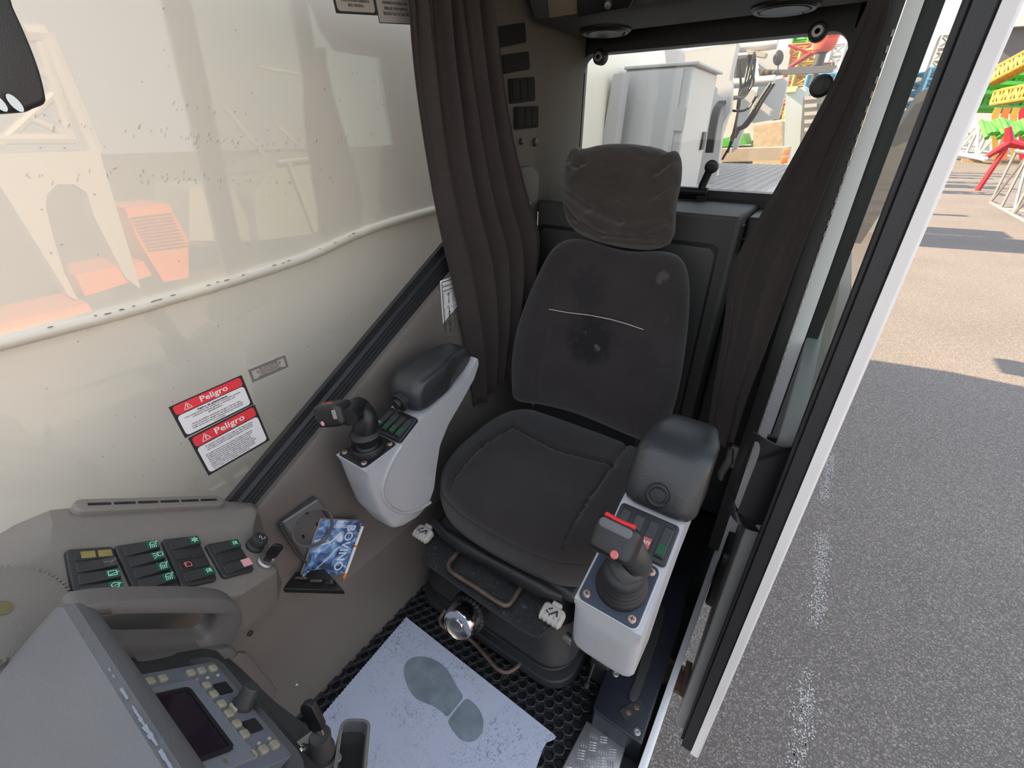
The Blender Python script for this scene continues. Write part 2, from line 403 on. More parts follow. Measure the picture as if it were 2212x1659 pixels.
for k, (q, lab, cells) in enumerate((
    ([(1074, 58), (1131, 49), (1136, 93), (1080, 101)], 'uppermost blank cover plate on the left rear pillar', 0),
    ([(1082, 120), (1139, 112), (1144, 151), (1089, 157)], 'second blank cover plate from the top on the left rear pillar', 0),
    ([(1095, 171), (1150, 167), (1155, 219), (1103, 221)], 'upper dark three-slot blank switch insert on the left rear pillar', 3),
    ([(1106, 232), (1157, 230), (1163, 275), (1114, 277)], 'lower dark three-slot blank switch insert on the left rear pillar', 3))):
    f, wd, ht = plate('x', q, XP, None, lab)
    if cells:
        t = thing('blank_switch_insert', lab, 'switch blank', Vector(f.o), group='blank inserts on the left rear pillar')
        mb = MB(); mb.prism(f, rrect(wd, ht, .004), 0, .006, .002); part('frame', mb, M['matte'], t)
        for i in range(3):
            mb = MB(); mb.prism(f, [(a-wd*.3+wd*.3*i, b) for a, b in rrect(wd*.26, ht*.8, .002)], .005, .0085, .001); part('blank', mb, M['matte'], t)
    else:
        mb = MB(); mb.prism(f, rrect(wd, ht, .003), 0, .004, .0015); single('cover_plate', mb, M['matte'], lab, 'cover plate', group='cover plates on the left rear pillar')
for (u, v, r, lab) in ((1127, 306, .0085, 'smaller round black plug on the left rear pillar'), (1157, 307, .0115, 'larger round black plug on the left rear pillar')):
    f = Fr(U(u, v, x=-.808), (0, 1, 0), (0, 0, 1)); mb = MB(); mb.lathe(f, [(r, -.004), (r, .003), (r*.7, .005), (.0005, .0055)], 22)
    single('hole_plug', mb, M['dark'], lab, 'plug', group='round plugs on the left rear pillar')
# lower ledge of the pillar + yellow label
mb = MB(); mb.prism(Fr((-.83, 0, 0), (0, 1, 0), (0, 0, 1)), [(1.2, .86), (1.32, .86), (1.32, 1.135), (1.28, 1.16), (1.21, 1.16), (1.2, 1.15)], 0, .035, .012)
struct('trim_2', mb, M['pillar'])
f = Fr(U(1141, 450, x=-.793), (0, 1, 0), (0, 0, 1)); mb = MB(); mb.prism(f, rrect(.024, .036, .003), 0, .001); mb.cur = 1; mb.prism(f, [(a, b-.033) for a, b in rrect(.024, .028, .002)], 0, .001); mb.cur = 2
mb.text(f, 'D', .02, 0, 0, .0013, .001)
single('yellow_label', mb, [mat('yellow_vinyl', (.85, .45, .03), .4), M['stickerwhite'], M['blackink']], 'small yellow and white label beside the left curtain', 'label')

# rear shelf cabinet
t = thing('rear_cabinet', 'dark grey plastic cabinet with flat top under the rear window', 'cabinet', (-.5, 1.45, 0))
XS = U(1601, 464, y=1.3)[0]; ZS = 1.062
mb = MB(); mb.box(W0, (-.79+XS)/2, 1.443, ZS/2, XS+.79, .286, ZS); part('body', mb, M['greyblack'], t, bevel=.008)
f = Fr((0, 1.3, 0), (1, 0, 0), (0, 0, 1))
p = [(-.775, .42), (XS-.05, .42), (XS-.04, .44), (XS-.04, .965), (XS-.055, .98), (-.76, .98), (-.775, .965)]
mb = MB(); mb.prism(f, p, 0, .006, .004); part('door', mb, M['dark'], t)
q = [(-.782, .41), (XS-.034, .41), (XS-.034, .98), (XS-.05, .99), (-.765, .99), (-.782, .98)]
mb = MB(); mb.prism(f, q, 0, .002); part('door_gap', mb, M['black'], t, smooth=False)
mb = MB(); g = Fr((XS, 1.36, 1.0), (0, 1, 0), (0, 0, 1)); mb.box(g, 0, 0, .003, .03, .07, .006); mb.tube([g.p(0, .0, .004), g.p(.0, .0, .02), g.p(.015, -.005, .05)], .003, 6)
part('catch', mb, M['black'], t)
# dark bulkhead between the cabinet and the right rear corner
mb = MB(); mb.box(W0, (XS+.0)/2, 1.50, .53, abs(XS)-.005, .19, 1.04); struct('trim_3', mb, M['dark'], bevel=.008)

# ceiling unit
ZC = 1.5
t = thing('overhead_console', 'dark overhead console across the rear of the cab ceiling', 'console', (-.42, 1.4, ZC))
f = Fr((-.785, 0, 0), (0, 1, 0), (0, 0, 1)); XE = -.02
mb = MB(); mb.prism(f, [(1.27, ZC), (1.487, ZC+.0), (1.50, ZC+.02), (1.6, ZC+.06), (1.6, 1.72), (1.16, 1.72), (1.215, ZC+.055), (1.255, ZC+.006)], 0, XE+.785, .014)
part('body', mb, M['greyblack'], t, ang=25)
# face frame of the console front: from (1.27,1.5) up to (1.2,1.57)
ff = Fr((-.4, 1.236, ZC+.03), (1, 0, 0), nrm((0, -.045, .055)))
def onface(u, v, off=0.): P = UP(u, v, ff.o+ff.z*off, ff.z); return P
mb = MB(); c = [ff.loc(onface(*p))[:2] for p in ((1183, -30), (1248, -40), (1251, 27), (1188, 37))]; mb.prism(ff, c, -.004, .008, .004); part('dome_light', mb, M['amber'], t, label='clouded ribbed dome light lens')
mb = MB(); c = [ff.loc(onface(*p))[:2] for p in ((1251, -40), (1400, -60), (1366, 6), (1254, 28))]; mb.prism(ff, c, -.004, .02, .004); part('radio', mb, M['black'], t)
mb = MB(); g = ff.at(*ff.loc(onface(1322, -4))[:2], .02); mb.lathe(g, [(.008, 0), (.008, .008), (.006, .009)], 18); part('radio_knob', mb, M['steel'], t)
for (u, v) in ((1308, 62), (1697, 10)):
    P = U(u, v, z=ZC+.002); g = Fr(P, (1, 0, 0), (0, -1, 0)); g = Fr(P, (1, 0, 0), (0, -1, .0))
    mb = MB(); mb.lathe(g, [(.072, -.0), (.072, .006), (.064, .012), (.056, .011), (.054, .007), (.05, .012), (.02, .013), (.0005, .013)], 40)
    s = part('speaker', mb, M['black'], t)
    mb = MB(); g2 = g.at(.035, -.045, .012); mb.box(g2, 0, 0, 0, .005, .004, .002); part('speaker_dot', mb, M['dark'], s)
# roof: solid over the rear, glazed roof window further forward (outside the picture)
mb = MB(); mb.box(W0, -.42, 1.03, 1.74, .86, 1.26, .04); mb.box(W0, -.82, .0, 1.74, .06, .82, .04); mb.box(W0, -.02, .0, 1.74, .06, .82, .04); struct('ceiling', mb, M['greyblack'], smooth=False)

# ------------------------------------------------------------------ operator seat
def resample(P, n):
    P = np.array(P, float); Q = np.vstack([P, P[:1]]); d = np.r_[0, np.cumsum(np.linalg.norm(np.diff(Q, axis=0), axis=1))]
    t = np.linspace(0, d[-1], n, endpoint=False); return np.c_[np.interp(t, d, Q[:, 0]), np.interp(t, d, Q[:, 1])]
def smoothpoly(P, n, it=3):
    P = np.array(P, float)
    for _ in range(it): P = np.array([q for a, b in zip(P, np.roll(P, -1, 0)) for q in (a*.75+b*.25, a*.25+b*.75)])
    return resample(P, n)
def pillow(f, outline, front, back, g=None, nr=30, n=150, p=5, pb=4, nrb=10, side=None):
    """cushion body: front(x,y) thickness towards ez, back thickness; edge rounded"""
    O = np.array(outline); c = O.mean(0); mb = MB(); R = []
    def h(m, pw): return (1-m**pw)**.5
    for i in range(nrb+1):                      # back from centre to rim
        m = i/nrb; m = max(m, .02); R.append([f.p(*(c+(q-c)*m), -back*h(min(m, 1), pb)) for q in O])
    for i in range(nr, -1, -1):
        m = 1-(1-i/nr)**1.5 if False else i/nr; m = math.sin(m*math.pi/2) if m < 1 else 1; m = max(m, .004)
        ring = []
        for q in O:
            x, y = c+(q-c)*m; z = front*h(m, p)
            if g: z += g(x, y, m)*min(1, (1-m)*14+.0)
            ring.append(f.p(x, y, z))
        R.append(ring)
    mb.rings(R); return mb
def groove(x, y, A, B, wd, dp):
    A = np.array(A); B = np.array(B); d = B-A; t = max(0, min(1, ((x-A[0])*d[0]+(y-A[1])*d[1])/(d@d))); q = A+d*t
    r = math.hypot(x-q[0], y-q[1]); return -dp*math.exp(-(r/wd)**2)
t = thing('operator_seat', 'dark charcoal cloth operator seat with worn backrest and covered headrest', 'seat', (-.43, .78, 0))
# cushion
ang = np.linspace(0, 2*math.pi, 180, endpoint=False); n_ = 3.0
O = np.array([(.268*abs(math.cos(a))**(2/n_)*math.copysign(1, math.cos(a)), .238*abs(math.sin(a))**(2/n_)*math.copysign(1, math.sin(a))) for a in ang])
O = resample(O, 180)
fc = Fr((-.432, .802, .452), (1, 0, 0), (0, 1, .03))
def cpt(u, v): return fc.loc(U(u, v, z=.495))[:2]
GL = [(cpt(1107, 926), cpt(1040, 968)), (cpt(1040, 968), cpt(985, 1020)), (cpt(985, 1020), cpt(958, 1060))]
GR = [(cpt(1375, 930), cpt(1322, 1008)), (cpt(1322, 1008), cpt(1262, 1092)), (cpt(1262, 1092), cpt(1204, 1186))]
GC = [(cpt(1107, 926), cpt(1200, 970)), (cpt(1200, 970), cpt(1322, 1008))]
def gc(x, y, m):
    z = sum(groove(x, y, a, b, .0045, .011) for a, b in GL+GR+GC) if True else 0
    z += .012*math.exp(-((abs(x)-.21)/.06)**2) - .008*math.exp(-(x/.12)**2-((y-.02)/.14)**2)
    return z
part('cushion', pillow(fc, O, .052, .0, gc, nr=46, n=180, p=4.5), M['fabric'], t, ang=60)
mb = MB(); R = []
for k, (s, z) in enumerate(((1.0, 0), (1.004, -.004), (1.012, -.02), (1.018, -.045), (1.008, -.07), (.975, -.088), (.93, -.095))):
    R.append([fc.p(x*s, y*s, z) for x, y in O])
mb.rings(R); part('cushion_side', mb, M['fabric'], t)
mb = MB(); mb.tube([fc.p(x*1.003, y*1.003, -.0015) for x, y in O]+[fc.p(O[0][0]*1.003, O[0][1]*1.003, -.0015)], .0028, 6); part('piping', mb, M['fabric'], t)
# backrest
BO = np.array((-.425, .955, .548)); BU = nrm((0, math.sin(math.radians(19)), math.cos(math.radians(19))))
fb = Fr(BO+nrm(np.cross((1, 0, 0), BU))*-.045, (1, 0, 0), BU)
PB = [(1096, 872), (1091, 845), (1090, 780), (1100, 715), (1122, 650), (1150, 585), (1180, 528), (1215, 508), (1262, 513), (1340, 540), (1430, 535), (1468, 552), (1482, 600), (1482, 660), (1475, 740), (1462, 830), (1440, 915), (1415, 958), (1392, 965), (1330, 940), (1240, 900), (1160, 878)]
fp = Fr(BO, (1, 0, 0), BU)
OB = [fp.loc(UP(u, v, BO, fp.z))[:2] for u, v in PB]
OB = smoothpoly(OB, 180, 2)
def bp_(u, v): return fp.loc(UP(u, v, BO, fp.z))[:2]
S1 = [(bp_(1203, 525), bp_(1190, 670)), (bp_(1190, 670), bp_(1168, 800)), (bp_(1168, 800), bp_(1160, 870))]
S2 = [(bp_(1415, 535), bp_(1404, 700)), (bp_(1404, 700), bp_(1383, 840)), (bp_(1383, 840), bp_(1365, 945))]
def gb(x, y, m):
    return sum(groove(x, y, a, b, .0035, .0040) for a, b in S1+S2)+.006*math.exp(-((abs(x)-.2)/.05)**2)-.008*math.exp(-(x/.1)**2-((y-.2)/.15)**2)+.012*math.exp(-((y-.09)/.07)**2)*math.exp(-(x/.2)**4)
bf = M['fabric'].copy(); bf.name = 'worn_backrest_cloth'
def stain(m, spots, loc):
    T = m.node_tree; N = T.nodes; L = T.links; b = N['Principled BSDF']; src = b.inputs['Base Color'].links[0].from_socket
    tx = N.new('ShaderNodeTexCoord'); nz = N.new('ShaderNodeTexNoise'); nz.inputs['Scale'].default_value = 45; nz.inputs['Detail'].default_value = 6; L.new(tx.outputs['Object'], nz.inputs['Vector'])
    for P, rad, col, lo, hi, k in spots:
        d = N.new('ShaderNodeVectorMath'); d.operation = 'DISTANCE'; d.inputs[1].default_value = Vector(P)-loc; L.new(tx.outputs['Object'], d.inputs[0])
        f1 = N.new('ShaderNodeMapRange'); f1.interpolation_type = 'SMOOTHSTEP'; f1.inputs['From Min'].default_value = rad; f1.inputs['From Max'].default_value = rad*.2; L.new(d.outputs['Value'], f1.inputs['Value'])
        ad = N.new('ShaderNodeMath'); ad.operation = 'MULTIPLY'; L.new(f1.outputs[0], ad.inputs[0]); L.new(nz.outputs['Fac'], ad.inputs[1])
        f2 = N.new('ShaderNodeMapRange'); f2.inputs['From Min'].default_value = lo; f2.inputs['From Max'].default_value = hi; f2.inputs['To Max'].default_value = k; L.new(ad.outputs[0], f2.inputs['Value'])
        mx = N.new('ShaderNodeMix'); mx.data_type = 'RGBA'; L.new(f2.outputs[0], mx.inputs[0]); L.new(src, mx.inputs[6]); mx.inputs[7].default_value = (*col, 1); src = mx.outputs[2]
    L.new(src, b.inputs['Base Color'])
def onb(u, v): return UP(u, v, BO, fp.z)
stain(bf, [(onb(1275, 735), .11, (.010, .009, .010), .12, .4, .8), (onb(1287, 752), .026, (.20, .18, .15), .42, .56, .4), (onb(1262, 720), .018, (.22, .15, .08), .42, .52, .7), (onb(1430, 600), .045, (.15, .14, .125), .42, .60, .35), (onb(1437, 690), .025, (.15, .14, .125), .40, .58, .3), (onb(1440, 780), .03, (.12, .11, .1), .42, .55, .5), (onb(1270, 620), .10, (.015, .014, .015), .2, .5, .6)], Vector((-.43, .78, 0)))
part('backrest', pillow(fb, OB, .047, .06, gb, nr=46, p=5), bf, t, ang=60)
mb = MB(); P = [UP(u, v, BO-fp.z*-.010, fp.z) for u, v in ((1186, 668), (1225, 675), (1275, 681), (1320, 690), (1355, 700), (1390, 712))]
P2 = []
for i in range(5):
    for k in range(6): P2.append(P[i]+(P[i+1]-P[i])*k/6)
mb.tube([p+fp.z*.0 for p in P2+[P[-1]]], .0013, 5)
part('loose_seam', mb, M['lever'], t, label='pale seam thread across the backrest')
# stains of ground-in dirt and glue
st = mat('pale_grime', (.16, .15, .135), .9, var=.3, vscale=120)
def blot(mb, f, x, y, r, z, n=14):
    ph = random.random()*6; mb.quad(*[f.p(x+r*(1+.4*math.sin(3*a+ph)+.25*math.sin(7*a+2*ph))*math.cos(a), y+r*1.3*(1+.4*math.sin(3*a+ph))*math.sin(a), z) for a in [2*math.pi*i/n for i in range(n)]])
# headrest with a loose cloth cover
PH = [(1214, 482), (1206, 455), (1200, 410), (1204, 355), (1216, 322), (1232, 307), (1240, 318), (1290, 305), (1345, 303), (1410, 312), (1440, 326), (1452, 316), (1464, 345), (1461, 395), (1450, 440), (1447, 522), (1405, 541), (1345, 538), (1280, 524), (1235, 505)]
HO = np.array((-.45, 1.118, 1.09)); HU = nrm((0, math.sin(math.radians(10)), math.cos(math.radians(10)))); fh = Fr(HO, (1, 0, 0), HU)
def hp_(u, v): return fh.loc(UP(u, v, HO, fh.z))[:2]
OH = smoothpoly([hp_(u, v) for u, v in PH], 200, 1)
WR = [((1204, 405), (1270, 450), .010, .010), ((1270, 450), (1340, 478), .010, .008), ((1340, 478), (1440, 470), .008, .004), ((1206, 340), (1245, 360), .007, .009), ((1245, 360), (1262, 352), .007, .008), ((1458, 340), (1420, 372), .007, .010), ((1452, 395), (1410, 425), .008, .006), ((1230, 470), (1300, 508), .008, .009), ((1300, 508), (1440, 518), .008, .009), ((1215, 440), (1240, 475), .006, .008), ((1225, 500), (1290, 520), .006, .007), ((1440, 480), (1390, 500), .007, .006), ((1232, 312), (1228, 345), .006, .008)]
WR = [(hp_(*a), hp_(*b), w_, d_) for a, b, w_, d_ in WR]
def gh(x, y, m):
    z = 0
    for a, b, w_, d_ in WR:
        z += 1.25*groove(x, y, a, b, w_, d_); z -= .9*groove(x, y+w_*1.6, a, b, w_*1.3, d_)
    return z+.004*mnoise.noise(Vector((x*14, y*22, 0)))+.003*mnoise.noise(Vector((x*40+y*20, y*60, 3)))
hc = mat('headrest_cloth', (.052, .042, .037), .9, bump=.5, bscale=1000, var=.12, vscale=12, sheen=.3, spec=.15)
fh2 = Fr(HO-fh.z*.045, (1, 0, 0), HU)
part('headrest', pillow(fh2, OH, .047, .055, gh, nr=50, p=6), hc, t, ang=70)
# mechanism below the cushion
PL = [(936, 1152), (921, 1179), (911, 1207), (925, 1221), (1010, 1281), (1080, 1330), (1135, 1366), (1164, 1376), (1192, 1354), (1207, 1293), (1150, 1250), (1000, 1165)]
ZPn = .33; g0 = Fr((-.43, .55, ZPn), (1, 0, 0), (0, 1, 0)); pp = [g0.loc(U(u, v, z=ZPn))[:2] for u, v in PL]
plm = mat('dusty_black_plate', (.022, .023, .024), .55, bump=.3, bscale=250, var=.3, vscale=40, dirt=(.12, .12, .12), dscale=120, dlo=.58, dhi=.72)
mb = MB(); mb.prism(g0, pp+[], -.006, 0, .001); part('base_plate', mb, plm, t, smooth=False)
mb = MB(); mb.box(W0, -.43, .78, .345, .40, .40, .03); part('seat_pan', mb, M['dark'], t, bevel=.01)
def rr3(cx, cy, w, h, r, z, n=6): return [(cx+a, cy+b, z) for a, b in rrect(w, h, r, n)]
mb = MB(); R = []
for z, w_, h_ in ((.322, .40, .36), (.30, .405, .37), (.27, .46, .44), (.255, .47, .45), (.235, .44, .42), (.19, .41, .38), (.17, .42, .39), (.12, .47, .45), (.10, .485, .465), (.085, .46, .44), (.06, .46, .44), (.055, .50, .48), (.035, .51, .49), (.03, .49, .47), (.009, .49, .47)):
    R.append(rr3(-.462+(.0 if z > .2 else -.0), .775, w_, h_, .07, z))
mb.rings(R); part('bellows', mb, M['rubber'], t, ang=50, bevel=.003)
mb = MB(); P = [U(u, v, z=.372) for u, v in ((938, 1128), (965, 1158), (1005, 1185), (1055, 1212), (1110, 1243), (1165, 1272), (1215, 1292))]
mb.tube(P, [.010, .012, .014, .010, .013, .014, .006], 12, flat=1.5); part('vinyl_skirt', mb, M['rubber'], t, ang=80)
def lever(u, v, rot, sc=1.):
    c = U(u, v, z=.352); f = Fr(c, (math.cos(rot), math.sin(rot), 0), (-math.sin(rot), math.cos(rot), .25)); mb = MB()
    mb.prism(f, rrect(.052*sc, .036*sc, .009), -.010, .006, .005); mb.prism(f, [(a, b+.020*sc) for a, b in rrect(.022*sc, .014*sc, .003)], -.006, .004, .002)
    for k in range(5): mb.tube([f.p(-.021*sc+.0105*sc*k, -.018*sc, -.006), f.p(-.021*sc+.0105*sc*k, -.0175*sc, .002), f.p(-.021*sc+.0105*sc*k, -.004*sc, .0065)], .0026*sc, 8)
    o = part('lever_cap', mb, M['lever'], t); mb = MB()
    mb.ribbon(f, [(-.004, -.006), (.008, .008), (.012, -.001)], .0035, .0062); mb.ribbon(f, [(-.010, .004), (-.004, .009)], .003, .0062); mb.ribbon(f, [(-.013, .0), (-.008, -.004)], .003, .0062)
    part('printed_arrow', mb, M['blackink'], o, smooth=False)
lever(914, 1151, -.0, .95); lever(1193, 1327, -.0, 1.0)
def sp_(pts, n=6):
    P = [np.array(p, float) for p in pts]; out = []
    Q = [2*P[0]-P[1]]+P+[2*P[-1]-P[-2]]
    for i in range(1, len(Q)-2):
        for k in range(n):
            s = k/n; a, b, c, d = Q[i-1:i+3]
            out.append(.5*((2*b)+(-a+c)*s+(2*a-5*b+4*c-d)*s*s+(-a+3*b-3*c+d)*s**3))
    return out+[P[-1]]
mb = MB(); mb.tube(sp_([U(u, v, z=z) for u, v, z in ((1000, 1178, .34), (985, 1197, .345), (970, 1216, .345), (971, 1229, .345), (985, 1242, .345), (1030, 1270, .345), (1075, 1300, .345), (1092, 1307, .345), (1104, 1300, .345), (1124, 1270, .345))]), .0055, 10)
part('fore_aft_handle', mb, M['rustrod'], t)
mb = MB(); mb.tube(sp_([U(u, v, z=z) for u, v, z in ((962, 1318, .06), (951, 1336, .05), (957, 1353, .045), (985, 1368, .045), (1015, 1380, .045), (1048, 1415, .045), (1072, 1442, .045), (1094, 1452, .045), (1116, 1441, .05), (1128, 1425, .05))]), .0055, 10)
part('slide_bar', mb, M['rustrod'], t)
kc = U(1010, 1325, y=.50); f = Fr(kc, (1, .12, 0), (0, .33, 1)); 
if f.z[1] > 0: f = Fr(kc, (1, .12, 0), (0, -.33, -1))
mb = MB(); R = []
for r, z in ((.042, -.034), (.049, -.026), (.050, .006), (.046, .012)):
    R.append([f.p((r+(.0018 if i % 2 else -.0012))*math.cos(2*math.pi*i/56), (r+(.0018 if i % 2 else -.0012))*math.sin(2*math.pi*i/56), z) for i in range(56)])
mb.rings(R); k = part('weight_knob', mb, M['rubber'], t, ang=20)
mb = MB(); mb.lathe(f, [(.045, .008), (.046, .014), (.041, .044), (.037, .050), (.035, .049), (.016, .049), (.015, .052), (.0005, .052)], 40); part('cap', mb, M['chrome'], k, label='chrome knob cap')
mb = MB(); mb.box(W0, -.205, .62, .28, .012, .16, .13); part('side_bracket', mb, M['dark'], t); mb = MB(); a = U(1222, 1372, z=.24); b = U(1243, 1394, z=.24); mb.tube([a, a*.4+b*.6, b], [.010, .010, .008], 12); part('pivot_pin', mb, M['steel'], t)
mb = MB(); mb.box(W0, -.43, 1.02, .44, .34, .05, .22); part('recliner_frame', mb, M['black'], t, bevel=.01)

# ------------------------------------------------------------------ armrest consoles
def ptube(f, ax, r): pass
def console(side):
    L = side == 'L'
    x0, x1 = (-.737, -.640) if L else (-.160, -.055)
    f = Fr((x0, 0, 0), (0, 1, 0), (0, 0, 1)); wd = x1-x0
    if L: prof = [(.404, .646), (.503, .652), (.566, .682), (.66, .700), (.74, .715), (.782, .752), (.787, .735), (.765, .70), (.716, .662), (.66, .62), (.622, .575), (.600, .51), (.585, .455), (.560, .420), (.52, .410), (.475, .420), (.447, .436), (.42, .505), (.409, .59)]
    else: prof = [(.402, .634), (.500, .668), (.562, .702), (.66, .73), (.74, .74), (.765, .73), (.74, .68), (.69, .64), (.60, .61), (.53, .55), (.492, .485), (.42, .490), (.402, .515), (.398, .60)]
    t = thing('armrest_console', ('pale grey armrest console with joystick, on the window side of the seat' if L else 'pale grey armrest console with joystick, on the door side of the seat'), 'armrest console', ((x0+x1)/2, .5, .42), group=None)
    mb = MB(); P = resample(prof, 120); 
    c = P.mean(0); R = []
    for a, s in ((0, .93), (.004, .965), (.012, .99), (.03, 1.0), (wd-.03, 1.0), (wd-.012, .993), (.0+wd-.004, .975), (wd, .95)):
        ring = []
        for (y, z), (yo, zo) in zip(P, P):
            top = sm(.0, .03, (z-(.62 if L else .60)));
            k = s+(1-s)*top*.9
            ring.append(f.p(c[0]+(y-c[0])*k, c[1]+(z-c[1])*k, a))
        R.append(ring)
    mb.rings(R); part('body', mb, M['silver'], t, ang=50)
    if L:   # raised rib sweeping down the inner side
        mb = MB(); rb = [U(u, v, x=x1+.001) for u, v in ((868, 962), (850, 990), (832, 1030), (826, 1062), (838, 1090), (870, 1108), (905, 1100), (930, 1085))]
        mb.tube(sp_(rb), .004, 8); part('moulded_rib', mb, M['silver'], t)
    # plate
    a, b = np.array((0, prof[0][0], prof[0][1])), np.array((0, prof[1][0], prof[1][1])); ey = nrm(b-a)
    cx = (x0+x1)/2
    pc = np.array((cx, *((np.array(prof[0])+np.array(prof[1]))/2))); fpz = Fr(pc, (1, 0, 0), ey)
    pw = wd-.012 if L else wd-.012; ph = np.linalg.norm(b-a)-.006
    fpz = fpz.at(.0 if L else -.002, -.001, .001)
    mb = MB(); mb.prism(fpz, rrect(pw+.004, ph+.004, .012), 0, .002, .001); part('plate_rim', mb, M['silver'], t)
    mb = MB(); mb.prism(fpz, rrect(pw, ph, .010), .001, .004, .001); pl = part('mounting_plate', mb, M['black'] if L else M['navy'], t)
    for sx, sy in ((-1, -1), (1, -1), (-1, 1), (1, 1)):
        q = fpz.at(sx*(pw/2-.011), sy*(ph/2-.011), .004); mb = MB(); mb.lathe(q, [(.0062, 0), (.0062, .002), (.0045, .0036), (.0005, .004)], 16)
        mb.cur = 1; mb.box(q, 0, 0, .0042, .006, .0012, .0006); mb.box(q, 0, 0, .0042, .0012, .006, .0006)
        part('screw', mb, [M['screw'], M['blackink']], pl)
    # switch bank
    a3, b3 = np.array((cx, prof[1][0]+.000, prof[1][1])), np.array((cx, prof[2][0]-.002, prof[2][1])); es = nrm(b3-a3); fs = Fr((a3+b3)/2, (1, 0, 0), es)
    L2 = np.linalg.norm(b3-a3); fs = fs.at(.002 if L else 0, .001, .001); sw = wd-.008
    mb = MB(); mb.prism(fs, rrect(sw, L2, .006), -.002, .006, .002); sb = part('switch_bank', mb, M['black'], t)
    for k in range(4):
        q = fs.at((-1.5+k)*sw/4.15, 0, .006); rw = sw/4.15*.66; rl = L2*.76; mb = MB()
        blank = (not L and k == 1)
        R = [[q.p(sx*rw/2, sy*rl/2, z) for sx, sy, z in ((-1, -1, 0), (1, -1, 0), (1, 1, 0), (-1, 1, 0))],
             [q.p(sx*rw*.46, sy*rl*.46, z) for sx, sy, z in ((-1, -1, .002 if blank else .0085), (1, -1, .002 if blank else .0085), (1, 1, .002), (-1, 1, .002))]]
        mb.rings(R); s = part('rocker_switch', mb, M['dark'], sb, bevel=.0008)
        mb.v = []; mb = MB()
        if not blank and not (not L and k == 0):
            zz = .0055 if L else .0062
            tl = math.atan2(-.0065, rl*.92); q2 = q.at(0, -rl*.26, .0072, 0, -.0); q2 = Fr(q2.p(0, 0, 0), q.x, q.y*math.cos(-tl)+q.z*-math.sin(-tl))
            mb.prism(q2, rrect(rw*.8, rl*.34, .001), -.001, .0012); mm = M['green'] if (L or k == 3) else M['dred']
            mb.cur = 1
            if not L and k == 2: mb.ribbon(q2, [(-.005, .001), (-.003, .003), (-.002, 0), (-.004, -.002)], .001, .0012); mb.ribbon(q2, [(0, -.002), (.001, .003), (.003, .002)], .001, .0012); mb.ribbon(q2, [(.005, .003), (.004, -.002)], .001, .0012)
            if L and k == 0: mb.ribbon(q2, [(-.005, .001), (-.002, .002), (-.003, -.001)], .001, .0012); mb.ribbon(q2, [(.0, 0), (.004, .0), (.003, .002)], .001, .0012)
            sb2 = part('lens', mb, [mm, M['ink']], sb, smooth=False)
    # pad
    if L: pp = [(.575, .685), (.562, .715), (.572, .752), (.60, .772), (.70, .783), (.765, .783), (.788, .765), (.79, .745), (.74, .715), (.66, .70)]; px0, px1 = x0-.010, x1-.004
    else: pp = [(.572, .704), (.562, .712), (.562, .730), (.592, .788), (.614, .806), (.66, .812), (.72, .806), (.755, .785), (.768, .75), (.765, .715), (.68, .705)]; px0, px1 = x0-.002, x1+.012
    f = Fr((px0, 0, 0), (0, 1, 0), (0, 0, 1)); P = smoothpoly(pp, 110, 2); c = P.mean(0); W_ = px1-px0; R = []
    for a, s in ((0, .80), (.003, .88), (.010, .955), (.022, .99), (.035, 1), (W_-.035, 1), (W_-.022, .99), (W_-.010, .955), (W_-.003, .88), (W_, .80)):
        ring = []
        for y, z in P:
            k = s; zz = c[1]+(z-c[1])*k; tp = sm(.66, .74, y)*.012
            ring.append(f.p(c[0]+(y-c[0])*k, zz, a*(1-2*tp/W_)+tp if True else a))
        R.append(ring)
    mb = MB(); mb.rings(R); pd = part('armrest_pad', mb, M['pad'], t, ang=70)
    u, v = (862, 870) if L else (1412, 1094)
    K = U(u, v, y=.556) if L else np.array((-.104, .5715, .742)); d = nrm((0, -.94, -.10)) if L else nrm((0, -.888, .46)); q = Fr(K, (1, 0, 0), (0, -d[2], d[1]) if False else np.cross(d, (1, 0, 0)))
    mb = MB(); mb.lathe(q, [(.023, -.012), (.023, .001), (.019, .004), (.015, .002), (.0125, .002), (.0125, .009), (.011, .0115), (.0005, .012)], 30)
    part('adjuster_knob', mb, M['rubber'], pd)
    # joystick
    bx = cx+(.002 if L else .002); by = pc[1]-.002; fj = Fr(fpz.p(bx-fpz.p(0, 0)[0], 0, .004), (1, 0, 0), ey)
    r0 = .036 if L else .037
    if L: pr = [(r0, 0), (r0, .012), (r0-.002, .015), (r0-.006, .013), (r0-.012, .010), (r0-.016, .014), (r0-.012, .026), (r0-.010, .034), (r0-.004, .038), (r0-.002, .041), (r0-.004, .045), (r0-.010, .050), (r0-.014, .054), (.015, .056)]; sh = (-.02, .10)
    else: pr = [(r0+.002, 0), (r0+.002, .006), (r0, .012), (r0-.004, .014), (r0-.001, .018), (r0-.003, .022), (r0-.008, .024), (r0-.003, .028), (r0-.005, .033), (r0-.010, .035), (r0-.005, .039), (r0-.007, .044), (r0-.012, .046), (r0-.006, .050), (r0-.007, .056), (r0-.012, .061), (.018, .064)]; sh = (.06, .0)
    mb = MB(); mb.lathe(fj, pr, 40, shear=sh); bt = part('joystick_boot', mb, M['rubber'], t, ang=55)
    H = U(*((722, 893) if L else (1330, 1166)), z=.765 if L else .775)
    base = fj.p(sh[0]*.05, sh[1]*.05, .048)
    # stem bends from the boot into the head
    if L: path = [base, base+np.array((.004, .006, .030)), base+np.array((-.012, .004, .055)), H+np.array((.040, .002, .004))]
    else: path = [base, base+np.array((.012, .01, .02)), base+np.array((.010, .0, .045)), H+np.array((.006, .018, -.004))]
